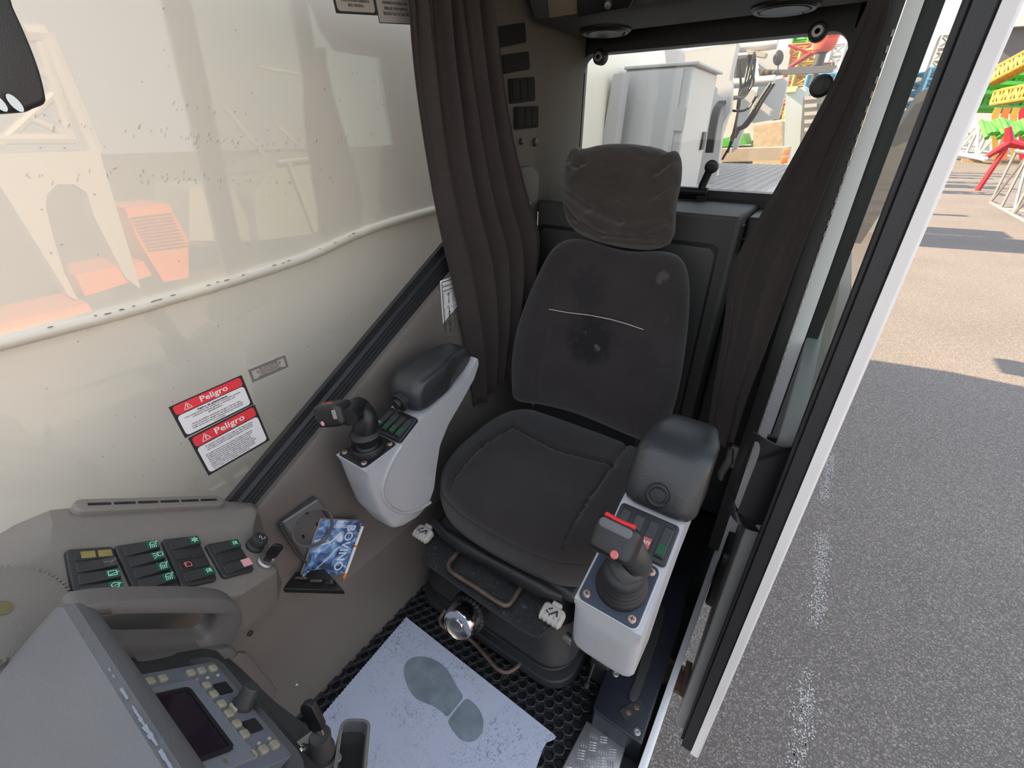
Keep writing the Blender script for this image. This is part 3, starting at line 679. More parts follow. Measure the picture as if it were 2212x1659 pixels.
    mb = MB(); q = sp_(path, 8); rr = [.026-.008*sm(0, .6, i/len(q)) for i in range(len(q))]; mb.tube(q, rr, 20, flat=1.05)
    part('joystick_stem', mb, M['black'] if L else M['dark'], t, ang=80)
    # head: rounded block
    if L: hf = Fr(H, nrm((.93, .25, .30)), nrm((-.25, .9, -.2)))        # long axis x
    else: hf = Fr(H, nrm((.96, -.12, .1)), nrm((.1, .62, -.6)))
    hw, hd, hh_ = (.070, .045, .048) if L else (.064, .036, .05)
    mb = MB(); R = []
    for i in range(13):
        tt = -1+2*i/12; s = (1-abs(tt)**6)**(1/6) if abs(tt) < 1 else .0; s = max(s, .55)
        R.append([hf.p(a*s, b*s, tt*hh_/2) for a, b in rrect(hw, hd, .012, 6)])
    mb.rings(R); hd_ = part('joystick_grip', mb, M['black'], t, ang=60)
    mb = MB()
    top = hf.at(0, 0, hh_/2)
    if L:
        P = [U(u, v, z=.79) for u, v in ((706, 862), (715, 868), (722, 874), (731, 875))]
        mb.tube([hf.p(-.020, -.002, .0215), hf.p(-.006, -.006, .0205), hf.p(.006, -.009, .0222), hf.p(.014, -.010, .0225)], .0035, 8); part('rocker_button', mb, M['red'], hd_)
        mb = MB(); q = hf.at(-.014, -.020, -.012, 0, math.pi/2); mb.lathe(q, [(.0055, -.001), (.0055, .002), (.004, .003)], 16); part('thumb_button', mb, M['pink'], hd_)
        mb = MB(); mb.box(hf, -.014, -.0203, .004, .026, .0008, .020); part('symbol_plate', mb, M['greyblack'], hd_, smooth=False)
        mb = MB(); q = hf.at(.024, -.0195, .004, .3, math.pi/2); mb.box(q, 0, 0, .002, .008, .018, .004); part('side_key', mb, M['steel'], hd_)
        mb = MB(); mb.tube([hf.p(.012, .006, -.022), hf.p(.034, .004, -.024)], .005, 8); part('trigger', mb, M['dred'], hd_)
    else:
        mb.tube([hf.p(-.022, -.007, .0252), hf.p(-.008, -.009, .0238), hf.p(.008, -.009, .0238), hf.p(.021, -.007, .0252)], .0042, 8); part('rocker_button', mb, M['red'], hd_)
        mb = MB(); P = hf.p(.012, -.002, -.026)
        q = Fr(hf.p(.012, -.0175, -.016), hf.x, np.cross(-hf.y, hf.x)); mb.lathe(q, [(.0056, -.002), (.0056, .002), (.0045, .003), (.0005, .003)], 20)
        part('thumb_button', mb, mat('worn_red_button', (.55, .13, .12), .4), hd_)
        mb = MB(); q = Fr(hf.p(0, -.0168, .015), hf.x, np.cross(-hf.y, hf.x)); mb.prism(q, rrect(.048, .014, .006), -.003, .0025, .002); part('thumb_rest', mb, mat('worn_grey_rest', (.10, .10, .105), .35), hd_)
    return t
console('L'); console('R')

# ------------------------------------------------------------------ curtains
def curtain(name, label, left, right, plane, folds, amp, mt, nv=60, nu=150, nfun=(0, 0, 1), topdraw=.3, seed=1):
    """left/right: pixel polylines with their own plane values (points in space), cloth between them folded"""
    Lp = [np.array(p) for p in left]; Rp = [np.array(p) for p in right]
    def ev(P, t): 
        q = t*(len(P)-1); i = min(int(q), len(P)-2); s = q-i; return P[i]*(1-s)+P[i+1]*s
    Ls = sp_(Lp, 10); Rs = sp_(Rp, 10); rnd = random.Random(seed); ph = [rnd.random()*6 for _ in range(6)]
    nf = np.array(nfun, float)
    def fn(a, b):
        A = ev(Ls, b); B = ev(Rs, b); s = a+.016*math.sin(9*a+ph[0]+b*1.5)
        P = A+(B-A)*min(1, max(0, a))
        w_ = math.sin(2*math.pi*folds*(a+.05*math.sin(5*a+ph[1]))+ph[2]+.8*math.sin(2.2*b+3*a))
        w_ = 1-2*abs(math.sin(.5*(2*math.pi*folds*(a+.05*math.sin(5*a+ph[1]))+ph[2]+.8*math.sin(2.2*b+3*a))))**1.3; w_ = -w_*.5+.5*math.copysign(abs(w_)**.75, w_) if False else w_
        fine = .25*math.sin(2*math.pi*folds*2.7*a+ph[3])*math.exp(-b*4)*2
        e = min(1, a*12, (1-a)*12)
        return P+nf*amp*(w_*(.55+.45*b*0+.4*(1-b)*0)+fine+.25*mnoise.noise(Vector((a*8, b*3, seed))))*(.35+.65*e)
    mb = MB(); mb.grid(fn, nu, nv)
    return mb
X = -.775
Lc = [U(870, -90, x=X), U(886, 0, x=X), U(893, 90, x=X), U(905, 200, x=X), U(925, 340, x=X), U(950, 480, x=X), U(982, 620, x=X), U(1012, 770, x=X), U(1028, 880, x=X)]
Rc = [U(1062, -90, x=X+.03), U(1070, 0, x=X+.03), U(1082, 90, x=X+.035), U(1096, 200, x=X+.04), U(1118, 320, x=X+.05), U(1145, 430, x=X+.06), U(1168, 515, x=X+.07), U(1155, 640, x=X+.06), U(1120, 790, x=X+.04)]
mb = curtain('c', '', Lc, Rc, None, 5.0, .026, None, nfun=(1, 0, 0), seed=3)
single('curtain', mb, M['curtain'], 'dark curtain with gathered folds hanging at the left window', 'curtain', group='cab curtains', solid=.002, ang=80)
def P_(u, v, y): return U(u, v, y=y)
Lr = [P_(1893, -80, 1.20), P_(1878, 0, 1.20), P_(1852, 60, 1.20), P_(1800, 180, 1.20), P_(1725, 320, 1.20), P_(1655, 445, 1.20), P_(1600, 540, 1.18), P_(1576, 600, 1.16), P_(1562, 720, 1.14), P_(1540, 850, 1.13), P_(1525, 960, 1.12)]
Rr = [P_(1935, -80, 1.12), P_(1925, 0, 1.12), P_(1912, 60, 1.12), P_(1872, 180, 1.10), P_(1815, 330, 1.08), P_(1768, 450, 1.07), P_(1722, 570, 1.06), P_(1690, 660, 1.05), P_(1650, 770, 1.05), P_(1612, 870, 1.05), P_(1585, 960, 1.05)]
mb = curtain('c', '', Lr, Rr, None, 1.9, .022, None, nfun=(.35, -.9, 0), seed=5)
single('curtain', mb, M['curtain'], 'dark curtain drawn in beside the open door and rear window', 'curtain', group='cab curtains', solid=.002, ang=80)

# ------------------------------------------------------------------ floor mat, paper mat
mb = MB(); pch = .0265; rh = .0098; r6 = pch/math.sqrt(3)
row = 0; y = .06
while y < 1.02:
    x = -.745+(pch/2 if row % 2 else 0)
    while x < -.035:
        if not (x > -.15 and y < .70) and not (y > .62 and -.68 < x < -.24):
            b = len(mb.v)
            for k in range(12):
                a = math.radians(30*k+30); rr = r6 if k % 2 == 0 else r6*math.cos(math.radians(30))
                mb.v.append((x+rr*math.cos(a), y+rr*math.sin(a), .006))
            for k in range(12):
                a = math.radians(30*k+30); mb.v.append((x+(rh+.0016)*math.cos(a), y+(rh+.0016)*math.sin(a), .0072))
            for k in range(12):
                a = math.radians(30*k+30); mb.v.append((x+rh*math.cos(a), y+rh*math.sin(a), .005))
            for k in range(12):
                a = math.radians(30*k+30); mb.v.append((x+rh*.93*math.cos(a), y+rh*.93*math.sin(a), -.003))
            for l in range(3):
                for k in range(12):
                    k2 = (k+1) % 12; mb._f((b+12*l+k, b+12*l+k2, b+12*(l+1)+k2, b+12*(l+1)+k))
        x += pch
    y += pch*math.sqrt(3)/2; row += 1
single('rubber_mat', mb, M['rubber'], 'black rubber floor mat with rows of round holes', 'floor mat', ang=60)
Q = [U(877, 1332, z=.010), U(1200, 1588, z=.010), U(675, 1567, z=.010)]
fp_ = Fr(Q[0], Q[1]-Q[0], Q[2]-Q[0]); fp_ = Fr(Q[0], Q[1]-Q[0], (Q[2]-Q[0])) 
if fp_.z[2] < 0: fp_ = Fr(Q[0], Q[1]-Q[0], -(Q[2]-Q[0]))
def fl(u, v): return fp_.loc(U(u, v, z=.010))[:2]
e2 = np.array(fl(675, 1567))*1.22; e1 = np.array(fl(1200, 1588))
pts = [(0, 0)]
N = 90
for i in range(1, N): pts.append((e2[0]*i/N+(.0018 if i % 2 else -.0004), e2[1]*i/N))
pts += [tuple(e2), tuple(e2+e1*.97)]
pts += [fl(1158, 1659), fl(1173, 1617), fl(1181, 1603), fl(1197, 1597), fl(1202, 1591), fl(1196, 1585)]
pm = bpy.data.materials.new('printed_paper'); pm.use_nodes = True; T = pm.node_tree; N_ = T.nodes; L_ = T.links; B_ = N_['Principled BSDF']; B_.inputs['Roughness'].default_value = .8
tx = N_.new('ShaderNodeTexCoord')
vo = N_.new('ShaderNodeTexVoronoi'); vo.inputs['Scale'].default_value = 75; vo.feature = 'F1'; L_.new(tx.outputs['Object'], vo.inputs['Vector'])
n1 = N_.new('ShaderNodeTexNoise'); n1.inputs['Scale'].default_value = 95; n1.inputs['Detail'].default_value = 8; n1.inputs['Distortion'].default_value = 2.2; L_.new(tx.outputs['Object'], n1.inputs['Vector'])
n2 = N_.new('ShaderNodeTexNoise'); n2.inputs['Scale'].default_value = 7; n2.inputs['Detail'].default_value = 4; L_.new(tx.outputs['Object'], n2.inputs['Vector'])
rg = N_.new('ShaderNodeMath'); rg.operation = 'COMPARE'; rg.inputs[1].default_value = .36; rg.inputs[2].default_value = .05; L_.new(vo.outputs['Distance'], rg.inputs[0])
a1 = N_.new('ShaderNodeMapRange'); a1.inputs['From Min'].default_value = .545; a1.inputs['From Max'].default_value = .63; L_.new(n1.outputs['Fac'], a1.inputs['Value'])
a2 = N_.new('ShaderNodeMapRange'); a2.inputs['From Min'].default_value = .42; a2.inputs['From Max'].default_value = .62; L_.new(n2.outputs['Fac'], a2.inputs['Value'])
m0 = N_.new('ShaderNodeMath'); m0.operation = 'MULTIPLY'; m0.inputs[1].default_value = .8; L_.new(rg.outputs[0], m0.inputs[0])
n4 = N_.new('ShaderNodeTexNoise'); n4.inputs['Scale'].default_value = 40; L_.new(tx.outputs['Object'], n4.inputs['Vector'])
a4 = N_.new('ShaderNodeMapRange'); a4.inputs['From Min'].default_value = .52; a4.inputs['From Max'].default_value = .6; L_.new(n4.outputs['Fac'], a4.inputs['Value'])
m00 = N_.new('ShaderNodeMath'); m00.operation = 'MULTIPLY'; L_.new(m0.outputs[0], m00.inputs[0]); L_.new(a4.outputs[0], m00.inputs[1])
ad = N_.new('ShaderNodeMath'); ad.operation = 'ADD'; ad.use_clamp = True; L_.new(m00.outputs[0], ad.inputs[0]); L_.new(a1.outputs[0], ad.inputs[1])
ml = N_.new('ShaderNodeMath'); ml.operation = 'MULTIPLY'; L_.new(ad.outputs[0], ml.inputs[0]); L_.new(a2.outputs[0], ml.inputs[1])
ml2 = N_.new('ShaderNodeMath'); ml2.operation = 'MULTIPLY'; ml2.inputs[1].default_value = .75; L_.new(ml.outputs[0], ml2.inputs[0])
mx = N_.new('ShaderNodeMix'); mx.data_type = 'RGBA'; mx.inputs[6].default_value = (.52, .555, .68, 1); mx.inputs[7].default_value = (.24, .24, .28, 1)
L_.new(ml2.outputs[0], mx.inputs[0]); L_.new(mx.outputs[2], B_.inputs['Base Color'])
t = thing('paper_mat', 'white paper floor mat with a grey shoe sole print and scuffs', 'paper mat', Vector((*Q[0][:2], .008)))
mb = MB(); mb.prism(fp_, pts, -.0022, -.0012); part('sheet', mb, pm, t, smooth=False)
fpm = mat('sole_print', (.22, .26, .30), .85, var=.25, vscale=22)
s5 = lambda a, b: (640+a/3.687, 1300+b/3.687)
def foot(P): return [fl(*s5(*p)) for p in P]
sole = [(975, 430), (1060, 440), (1140, 480), (1200, 530), (1240, 600), (1290, 690), (1337, 757), (1290, 812), (1245, 865), (1205, 922), (1150, 868), (1080, 822), (1020, 802), (960, 777), (920, 735), (888, 680), (860, 600), (852, 540), (868, 487), (912, 445)]
heel = [(1352, 765), (1400, 790), (1455, 850), (1488, 920), (1493, 990), (1475, 1050), (1440, 1095), (1390, 1118), (1330, 1110), (1290, 1080), (1250, 1030), (1213, 975), (1208, 945), (1250, 885), (1300, 825)]
mb = MB(); mb.prism(fp_, smoothpoly(foot(sole), 80, 1), -.0012, -.0008); mb.prism(fp_, smoothpoly(foot(heel), 60, 1), -.0012, -.0008)
part('shoe_print', mb, fpm, t, smooth=False, label='grey printed sole and heel')

# ------------------------------------------------------------------ dashboard along the left wall
DP = np.array((-.72, .1015, .6455)); DN = nrm((.3545, .5857, .7289)); er = nrm((-.08, .795, -.60)); 
fd = Fr(DP, er, np.cross(DN, er))
if fd.z@DN < 0: fd = Fr(DP, er, -np.cross(DN, er))
# fd.x runs rearward along the dash, fd.y is towards the wall, -fd.y into the cab
def dpt(u, v): return UP(u, v, DP, DN)
def dl(u, v): return fd.loc(dpt(u, v))[:2]
t = thing('dashboard', 'brown-grey sloping side dashboard below the left window', 'dashboard', Vector((-.72, .05, .5)))
L0 = [U(u, v, x=-.835) for u, v in ((-60, 1180), (0, 1150), (30, 1132), (108, 1100), (172, 1094), (320, 1087), (500, 1078), (542, 1082))]
L1 = [U(u, v, x=-.79) for u, v in ((-60, 1240), (0, 1203), (50, 1166), (114, 1131), (180, 1124), (325, 1115), (500, 1105), (545, 1096))]
L2 = [dpt(u, v) for u, v in ((-60, 1290), (0, 1256), (50, 1226), (106, 1197), (170, 1190), (320, 1170), (500, 1151), (528, 1153))]
L3 = [dpt(u, v) for u, v in ((-60, 1560), (0, 1500), (60, 1440), (150, 1345), (230, 1326), (380, 1304), (518, 1285), (590, 1240))]
L4 = [p+np.array((-.035, -.01, -.12)) for p in L3]
Ld = [np.array((-.835, p[1], p[2]-.25)) for p in L0]
Ls = [Ld, L0, [a*.5+b*.5+np.array((0, 0, .003)) for a, b in zip(L0, L1)], L1, [a*.2+b*.8 for a, b in zip(L1, L2)], L2, [a*.85+b*.15 for a, b in zip(L2, L3)], [a*.08+b*.92 for a, b in zip(L2, L3)], L3, L4]
R = [[l[i] for l in Ls] for i in range(8)]
# round the rear end
e = R[-1]; c = np.mean(e, 0); R.append([c+(p-c)*.9+np.array((0, .008, -.006)) for p in e])
mb = MB(); mb.rings(R, True); part('body', mb, M['dash'], t, ang=28, bevel=.006, seg=3)
# vent on the ledge
va, vb = U(186, 1099, x=-.812), U(466, 1087, x=-.812); fv = Fr((va+vb)/2+np.array((.0, 0, .004)), vb-va, np.cross(nrm((.35, .5, .8)), vb-va)); 
if fv.z[2] < 0: fv = Fr(fv.o, fv.x, -fv.y)
vl = np.linalg.norm(vb-va)+.03
mb = MB(); mb.prism(fv, rrect(vl, .026, .013), -.006, .005, .003); vn = part('defrost_vent', mb, M['dash'], t)
for k in range(6):
    mb = MB(); mb.prism(fv, [(a-vl*.36+vl*.146*k, b) for a, b in rrect(vl*.13, .005, .001)], .0045, .0056); part('vent_slot', mb, M['black'], vn, smooth=False)
# switch banks
G = lambda *p: [p]
def strokes(mb, q, kind, s, z=.0004):
    w_ = .085*s
    if kind == 'lamp':
        mb.ribbon(q, [(-.3*s, .05*s), (-.2*s, .3*s), (.05*s, .38*s), (.3*s, .2*s), (.35*s, .0), (-.35*s, .0), (-.3*s, .05*s)], w_, z)
        for k in (-.3, -.12, .06, .24): mb.ribbon(q, [(k*s, -.12*s), ((k-.03)*s, -.42*s)], w_, z)
        mb.ribbon(q, [(.28*s, .25*s), (.48*s, .42*s), (.48*s, .25*s)], w_, z)
    elif kind == 'head':
        mb.ribbon(q, [(0, .3*s), (.45*s, .3*s), (.45*s, -.2*s), (0, -.2*s), (0, .3*s)], w_, z)
        for a in (-.35, -.05, .25): mb.ribbon(q, [(-.1*s, (a*.6+.06)*s), (-.5*s, a*1.2*s)], w_, z)
    elif kind == 'wiper':
        mb.ribbon(q, [(-.4*s, .3*s), (.3*s, .3*s), (.3*s, -.3*s), (-.4*s, -.3*s), (-.4*s, .3*s)], w_, z); mb.ribbon(q, [(-.3*s, -.2*s), (.5*s, .1*s)], w_, z)
    elif kind == 'wash':
        mb.ribbon(q, [(-.4*s, .1*s), (-.1*s, .35*s), (.3*s, .2*s), (.2*s, -.3*s), (-.3*s, -.3*s), (-.4*s, .1*s)], w_, z); mb.ribbon(q, [(-.2*s, -.1*s), (.5*s, .15*s)], w_, z)
    elif kind == 'snow':
        for a in range(3):
            c_, s_ = math.cos(a*math.pi/3+.3)*.4*s, math.sin(a*math.pi/3+.3)*.4*s; mb.ribbon(q, [(-c_, -s_), (c_, s_)], w_, z)
            for sg in (-1, 1): mb.ribbon(q, [(sg*c_*.6-s_*.3, sg*s_*.6+c_*.3), (sg*c_*.4, sg*s_*.4), (sg*c_*.6+s_*.3, sg*s_*.6-c_*.3)], w_*.8, z)
    elif kind == 'box':
        mb.ribbon(q, [(-.3*s, .3*s), (.2*s, .3*s), (.35*s, .15*s), (.35*s, -.3*s), (-.3*s, -.3*s), (-.3*s, .3*s)], w_, z); mb.ribbon(q, [(-.45*s, .1*s), (-.15*s, .1*s), (-.2*s, -.1*s)], w_, z)
    elif kind == 'cab':
        mb.ribbon(q, [(-.3*s, -.3*s), (-.3*s, .3*s), (.2*s, .3*s), (.3*s, 0), (0, 0), (.3*s, -.3*s)], w_*1.6, z); mb.ribbon(q, [(-.1*s, -.2*s), (.1*s, .2*s)], w_*2, z)
    elif kind == 'crane':
        mb.ribbon(q, [(-.6*s, .05*s), (.1*s, .0), (.5*s, .2*s)], w_*.7, z); mb.ribbon(q, [(.05*s, -.2*s), (.3*s, .1*s)], w_*.7, z)
greenl = mat('green_legend', (.012, .09, .045), .4); inkg = mat('legend_mint', (.42, .78, .62), .5); inkgrey = mat('legend_grey', (.25, .27, .26), .5); dredl = mat('dark_red_legend', (.06, .008, .014), .4)
banks = [([(131, 1196), (234, 1183), (276, 1295), (163, 1306)], ['tape', 'crane', 'wiper', 'wash'], 'switch bank'),
         ([(245, 1184.5), (335, 1170.5), (381, 1271), (287, 1294)], ['lamp', 'head', 'lamp', 'lamp'], ''),
         ([(343, 1170.5), (419, 1161.5), (469, 1257), (391, 1273)], ['snow', 'blank', 'box', 'cab'], ''),
         ([(440, 1180), (507, 1169), (546.5, 1235), (479, 1254)], ['cab', 'blank', 'pinkpatch'], '')]
for q4, rows, _ in banks:
    Q4 = [np.array(dl(*p)) for p in q4]; c = sum(Q4)/4
    wd = (np.linalg.norm(Q4[1]-Q4[0])+np.linalg.norm(Q4[2]-Q4[3]))/2; ht = (np.linalg.norm(Q4[3]-Q4[0])+np.linalg.norm(Q4[2]-Q4[1]))/2
    rot = math.atan2(*((Q4[1]-Q4[0]+Q4[2]-Q4[3])[::-1]))
    q = fd.at(c[0], c[1], 0, rot); nr_ = len(rows)
    mb = MB(); mb.prism(q, rrect(wd, ht, .006), -.004, .006, .0025, 3); bk = part('switch_bank', mb, M['dark'], t)
    for i, kd in enumerate(rows):
        yy = ht*(.5-.045)-(i+.5)*(ht*.91)/nr_; rl = wd*.80; rw = ht*.91/nr_*.80
        r = q.at(wd*.03, yy, .006)
        mb = MB()
        if kd in ('blank', 'tape'):
            mb.prism(r, rrect(rl, rw, .002), -.001, .0012, .0005); part('blank', mb, M['dark'], bk)
            if kd == 'tape':
                for s_ in (-1, 1):
                    mb = MB(); mb.prism(r.at(s_*rl*.22+.003, .0, .0012), rrect(rl*.36, rw*.72, .0005), 0, .0008); part('tape_patch', mb, M['gold'], bk, smooth=False, label='yellowed tape square')
            continue
        up = .0075 if kd != 'box' else .002
        a = [r.p(sx*rl/2, sy*rw/2, -.001) for sx, sy in ((-1, -1), (1, -1), (1, 1), (-1, 1))]
        b = [r.p(sx*rl*.485, sy*rw*.47, (up if sx > 0 else .0012)) for sx, sy in ((-1, -1), (1, -1), (1, 1), (-1, 1))]
        mb.rings([a, b]); part('rocker_switch', mb, M['dark'], bk, bevel=.0007)
        ta = math.atan2(up-.0012, rl*.97)
        rr = Fr(r.p(rl*.30 if kd != 'box' else -rl*.22, 0, (.0012+(up-.0012)*(.80 if kd != 'box' else .27))+.0002), r.x*math.cos(ta)+r.z*math.sin(ta), r.y)
        mb = MB(); pat = kd != 'crane'
        mm = greenl
        if kd == 'pinkpatch': mm = M['pink']
        if kd == 'box': mm = dredl
        if kd == 'crane': mm = M['greyblack']
        mb.prism(rr, rrect(rl*.34, rw*.86, .0006), -.0008, .0006); mb.cur = 1
        if kd != 'pinkpatch': strokes(mb, rr, kd, rw*(.78 if kd != 'cab' else .6), .0006)
        part('legend', mb, [mm, inkg if kd not in ('crane', 'box') else (inkgrey if kd == 'crane' else M['pink'])], bk, smooth=False)
# cigar lighter, ignition key, screw
c = dl(549, 1181); q = fd.at(c[0], c[1], 0); mb = MB(); mb.lathe(q, [(.0165, -.002), (.0165, .006), (.0135, .008), (.0135, .014), (.015, .016), (.0145, .022), (.0115, .024), (.0005, .024)], 30)
s = part('lighter_plug', mb, M['dark'], t); mb = MB(); mb.ribbon(q.at(0, 0, .0245), [(-.005, -.001), (-.001, .004), (.001, .0), (-.002, -.002)], .0009); mb.ribbon(q.at(0, 0, .0245), [(-.003, -.005), (.006, -.004), (.007, .0)], .0009); part('printed_symbol', mb, M['ink'], s, smooth=False)
c = dl(572, 1216); q = fd.at(c[0], c[1], 0); mb = MB(); mb.lathe(q, [(.016, -.003), (.016, .005), (.0135, .008), (.0115, .006), (.0005, .006)], 28); s = part('ignition_lock', mb, M['steel'], t)
kf = Fr(q.p(0, 0, .006), nrm(q.x*.9-q.y*.5), q.z); mb = MB(); mb.prism(kf, [(-.006, 0), (.006, 0), (.006, .008), (.011, .014), (.011, .036), (.006, .040), (-.006, .040), (-.009, .036), (-.009, .014), (-.006, .008)], -.0028, .0028, .001); part('ignition_key', mb, M['black'], s)
mb = MB(); q = Fr(U(508, 1125, x=-.785), (0, 1, 0), (-.4, 0, .9)); mb.lathe(q, [(.0065, -.004), (.0065, .002), (.004, .0035), (.002, .002)], 14); part('screw', mb, M['dark'], t)
# round loudspeaker at the front end
c = dl(-8, 1330); q = fd.at(c[0], c[1], 0); mb = MB(); mb.lathe(q, [(.066, -.004), (.066, .005), (.062, .009), (.054, .011), (.0005, .012)], 64, shear=(0, 0)); s = part('speaker_rim', mb, M['dash'], t, ang=30)
mb = MB()
for k in range(72): mb.box(q.at(.0635*math.cos(k*math.pi/36), .0635*math.sin(k*math.pi/36), .006, k*math.pi/36), 0, 0, 0, .005, .0022, .006)
part('speaker_serration', mb, M['dash'], s, smooth=False)
mb = MB(); mb.lathe(q, [(.010, .010), (.010, .0125), (.0005, .0125)], 30); part('speaker_badge', mb, mat('gold_badge', (.16, .14, .06), .4), s)

# ------------------------------------------------------------------ display console in front of the seat
EN = nrm((0, .7357, .6771)); EP = np.array((-.4148, .0197, .6865)); fe = Fr(EP, (1, 0, 0), (0, EN[2], -EN[1]))   # ez = EN
def el(u, v): return fe.loc(UP(u, v, EP, EN))[:2]
t = thing('display_console', 'grey hooded control console with dark screen and side grab handle', 'console', Vector((-.38, -.05, 0)))
K = np.array(el(470, 1425)); W_ = .40; D_ = .12
mb = MB(); mb.prism(fe.at(K[0]+W_/2-.03, K[1]-.052, -.012), rrect(W_+.05, .17, .02), -.10, 0, .012); part('body', mb, M['dark'], t)
mb = MB(); pl = [(K[0], K[1]), (el(635, 1628)[0]+.001, K[1]), (el(635, 1628)[0]+.001, K[1]-D_), (K[0], K[1]-D_)]; mb.prism(fe, pl, -.012, 0, .003); pn = part('control_panel', mb, M['panel'], t)
sc = [el(*p) for p in ((343, 1508.5), (401, 1496), (497, 1628), (438, 1648))]
x0, x1 = sc[1][0], sc[2][0]; y0 = sc[1][1]
mb = MB(); mb.prism(fe, [(x0-.016, y0+.018), (x1+.018, y0+.018), (x1+.018, y0-.09), (x0-.016, y0-.09)], -.002, .0035, .002); part('screen_surround', mb, mat('panel_light', (.17, .18, .21), .4), pn)
mb = MB(); mb.prism(fe, [(x0, y0), (x1, y0), (x1, y0-.07), (x0, y0-.07)], .0035, .0045); part('screen', mb, M['screen'], pn, smooth=False)
mb = MB(); frame_ring(mb, fe, (x0+x1)/2, y0-.035, x1-x0-.006, .064, .002, .004, .003, .0065); part('screen_frame', mb, M['black'], pn)
s7 = lambda a, b: (a/2.765, 1259+b/2.765)
keys = [(1135, 545), (1200, 530), (1268, 517), (893, 594), (968, 578), (1230, 620), (1272, 673), (1318, 730), (1362, 788), (1408, 850), (1455, 910), (1500, 1035), (1568, 1003), (1635, 973), (1330, 1090), (1390, 752)]
for i, k in enumerate(keys):
    x, y = el(*s7(*k)); wd, ht = (.0108, .0096) if i != 15 else (.014, .005)
    mb = MB(); mb.prism(fe.at(x, y, 0), rrect(wd, ht, .0025), -.001, .0035, .0018); kk = part('push_key', mb, M['btn'], pn)
for a, b in ((1171, 582), (1239, 568), (1301, 553), (1480, 987), (1545, 960), (1608, 932)):
    x, y = el(*s7(a, b)); mb = MB(); mb.lathe(fe.at(x, y, 0), [(.0022, 0), (.002, .001), (.0005, .0014)], 10); part('indicator_light', mb, M['stickergrey'], pn)
for a, b in ((1330, 632), (1506, 857)):
    x, y = el(*s7(a, b)); mb = MB(); mb.prism(fe.at(x, y, 0), rrect(.019, .017, .002), -.001, .0012); part('rubber_pad', mb, M['black'], pn, smooth=False)
x, y = el(*s7(1445, 735)); mb = MB(); mb.lathe(fe.at(x, y, 0), [(.0125, 0), (.0125, .004), (.0105, .007), (.0095, .021), (.008, .023), (.0005, .023)], 26); part('rotary_knob', mb, M['dark'], pn)
# hood over the panel
f = Fr((-.56, 0, 0), (0, 1, 0), (0, 0, 1))
hp = [(-.012, .795), (-.0135, .802), (-.021, .814), (-.025, .8185), (-.029, .8185), (-.036, .8145), (-.10, .771), (-.80, .30), (-.80, .22), (-.20, .60), (-.06, .725), (-.03, .745), (-.010, .775)]
mb = MB(); P = smoothpoly(hp, 200, 1); c = P.mean(0); R = []
for a, s in ((-.004, .95), (.0, .985), (.010, 1.0), (.60, 1.0)): R.append([f.p(c[0]+(y-c[0])*s, c[1]+(z-c[1])*s, a) for y, z in P])
mb.rings(R); part('hood', mb, M['hood'], t, ang=28)
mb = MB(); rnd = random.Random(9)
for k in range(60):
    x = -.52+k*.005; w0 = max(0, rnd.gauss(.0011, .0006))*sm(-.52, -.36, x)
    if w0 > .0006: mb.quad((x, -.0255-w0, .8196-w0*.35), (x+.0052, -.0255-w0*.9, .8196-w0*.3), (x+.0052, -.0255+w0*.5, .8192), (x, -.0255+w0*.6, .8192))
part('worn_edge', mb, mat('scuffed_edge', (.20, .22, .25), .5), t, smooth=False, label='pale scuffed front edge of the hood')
# cheek with the recessed grab handle
XC = -.545
f2 = Fr((XC, 0, 0), (0, 1, 0), (0, 0, 1))
co_ = [(150, 1316), (200, 1302), (300, 1294), (430, 1291), (490, 1294), (519, 1308), (529, 1334), (521, 1366), (507, 1398), (497, 1424), (400, 1440), (300, 1462), (220, 1440), (150, 1380)]
ci_ = [(214, 1336), (240, 1330), (320, 1327), (430, 1327), (458, 1328), (465, 1338), (460, 1360), (446, 1380), (420, 1385), (330, 1388), (262, 1392), (235, 1380), (215, 1356)]
def c2(P, n): return smoothpoly([f2.loc(U(u, v, x=XC))[:2] for u, v in P], n, 2)
Oc, Ic = c2(co_, 140), c2(ci_, 140); cc_ = Ic.mean(0)
aO = np.unwrap(np.arctan2(*(Oc-cc_).T[::-1])); k0 = int(np.argmin([np.hypot(*(q-Oc[0])) for q in Ic])); Ic = np.roll(Ic, -k0, 0)
mb = MB(); mO, mI = Oc.mean(0), Ic.mean(0); R = []
for A, Mn, k, dz in ((Oc, mO, 1, -.030), (Oc, mO, 1, -.010), (Oc, mO, .985, -.004), (Oc, mO, .95, .0), (Ic, mI, 1.10, .0), (Ic, mI, 1.03, -.004), (Ic, mI, 1.0, -.011), (Ic, mI, 1.0, -.030), (Oc, mO, 1, -.030)):
    R.append([f2.p(*(Mn+(q-Mn)*k), dz) for q in A])
mb.rings(R, True, False, False); part('grab_handle', mb, M['cheek'], t, ang=70)
ck2 = [U(u, v, x=XC-.0) for u, v in ((290, 1416), (400, 1402), (490, 1390), (506, 1400), (494, 1425), (455, 1432), (300, 1456), (270, 1440))]
mb = MB(); mb.prism(f2, [f2.loc(p)[:2] for p in ck2], -.02, .012, .006); part('lower_band', mb, M['cheek'], t, ang=40)
# pedestal down to the floor
mb = MB(); R = []
for z, k in ((.66, 1.0), (.58, 1.0), (.50, .86), (.35, .6), (.0, .55)):
    R.append([(-.40+a*k, -.13+.06*(k-1)*-1+b*k+(-.02 if z < .5 else 0), z-(.0 if b < 0 else .0)) for a, b in rrect(.26, .36, .05, 6)])
mb.rings(R); part('pedestal', mb, M['dark'], t, ang=40)
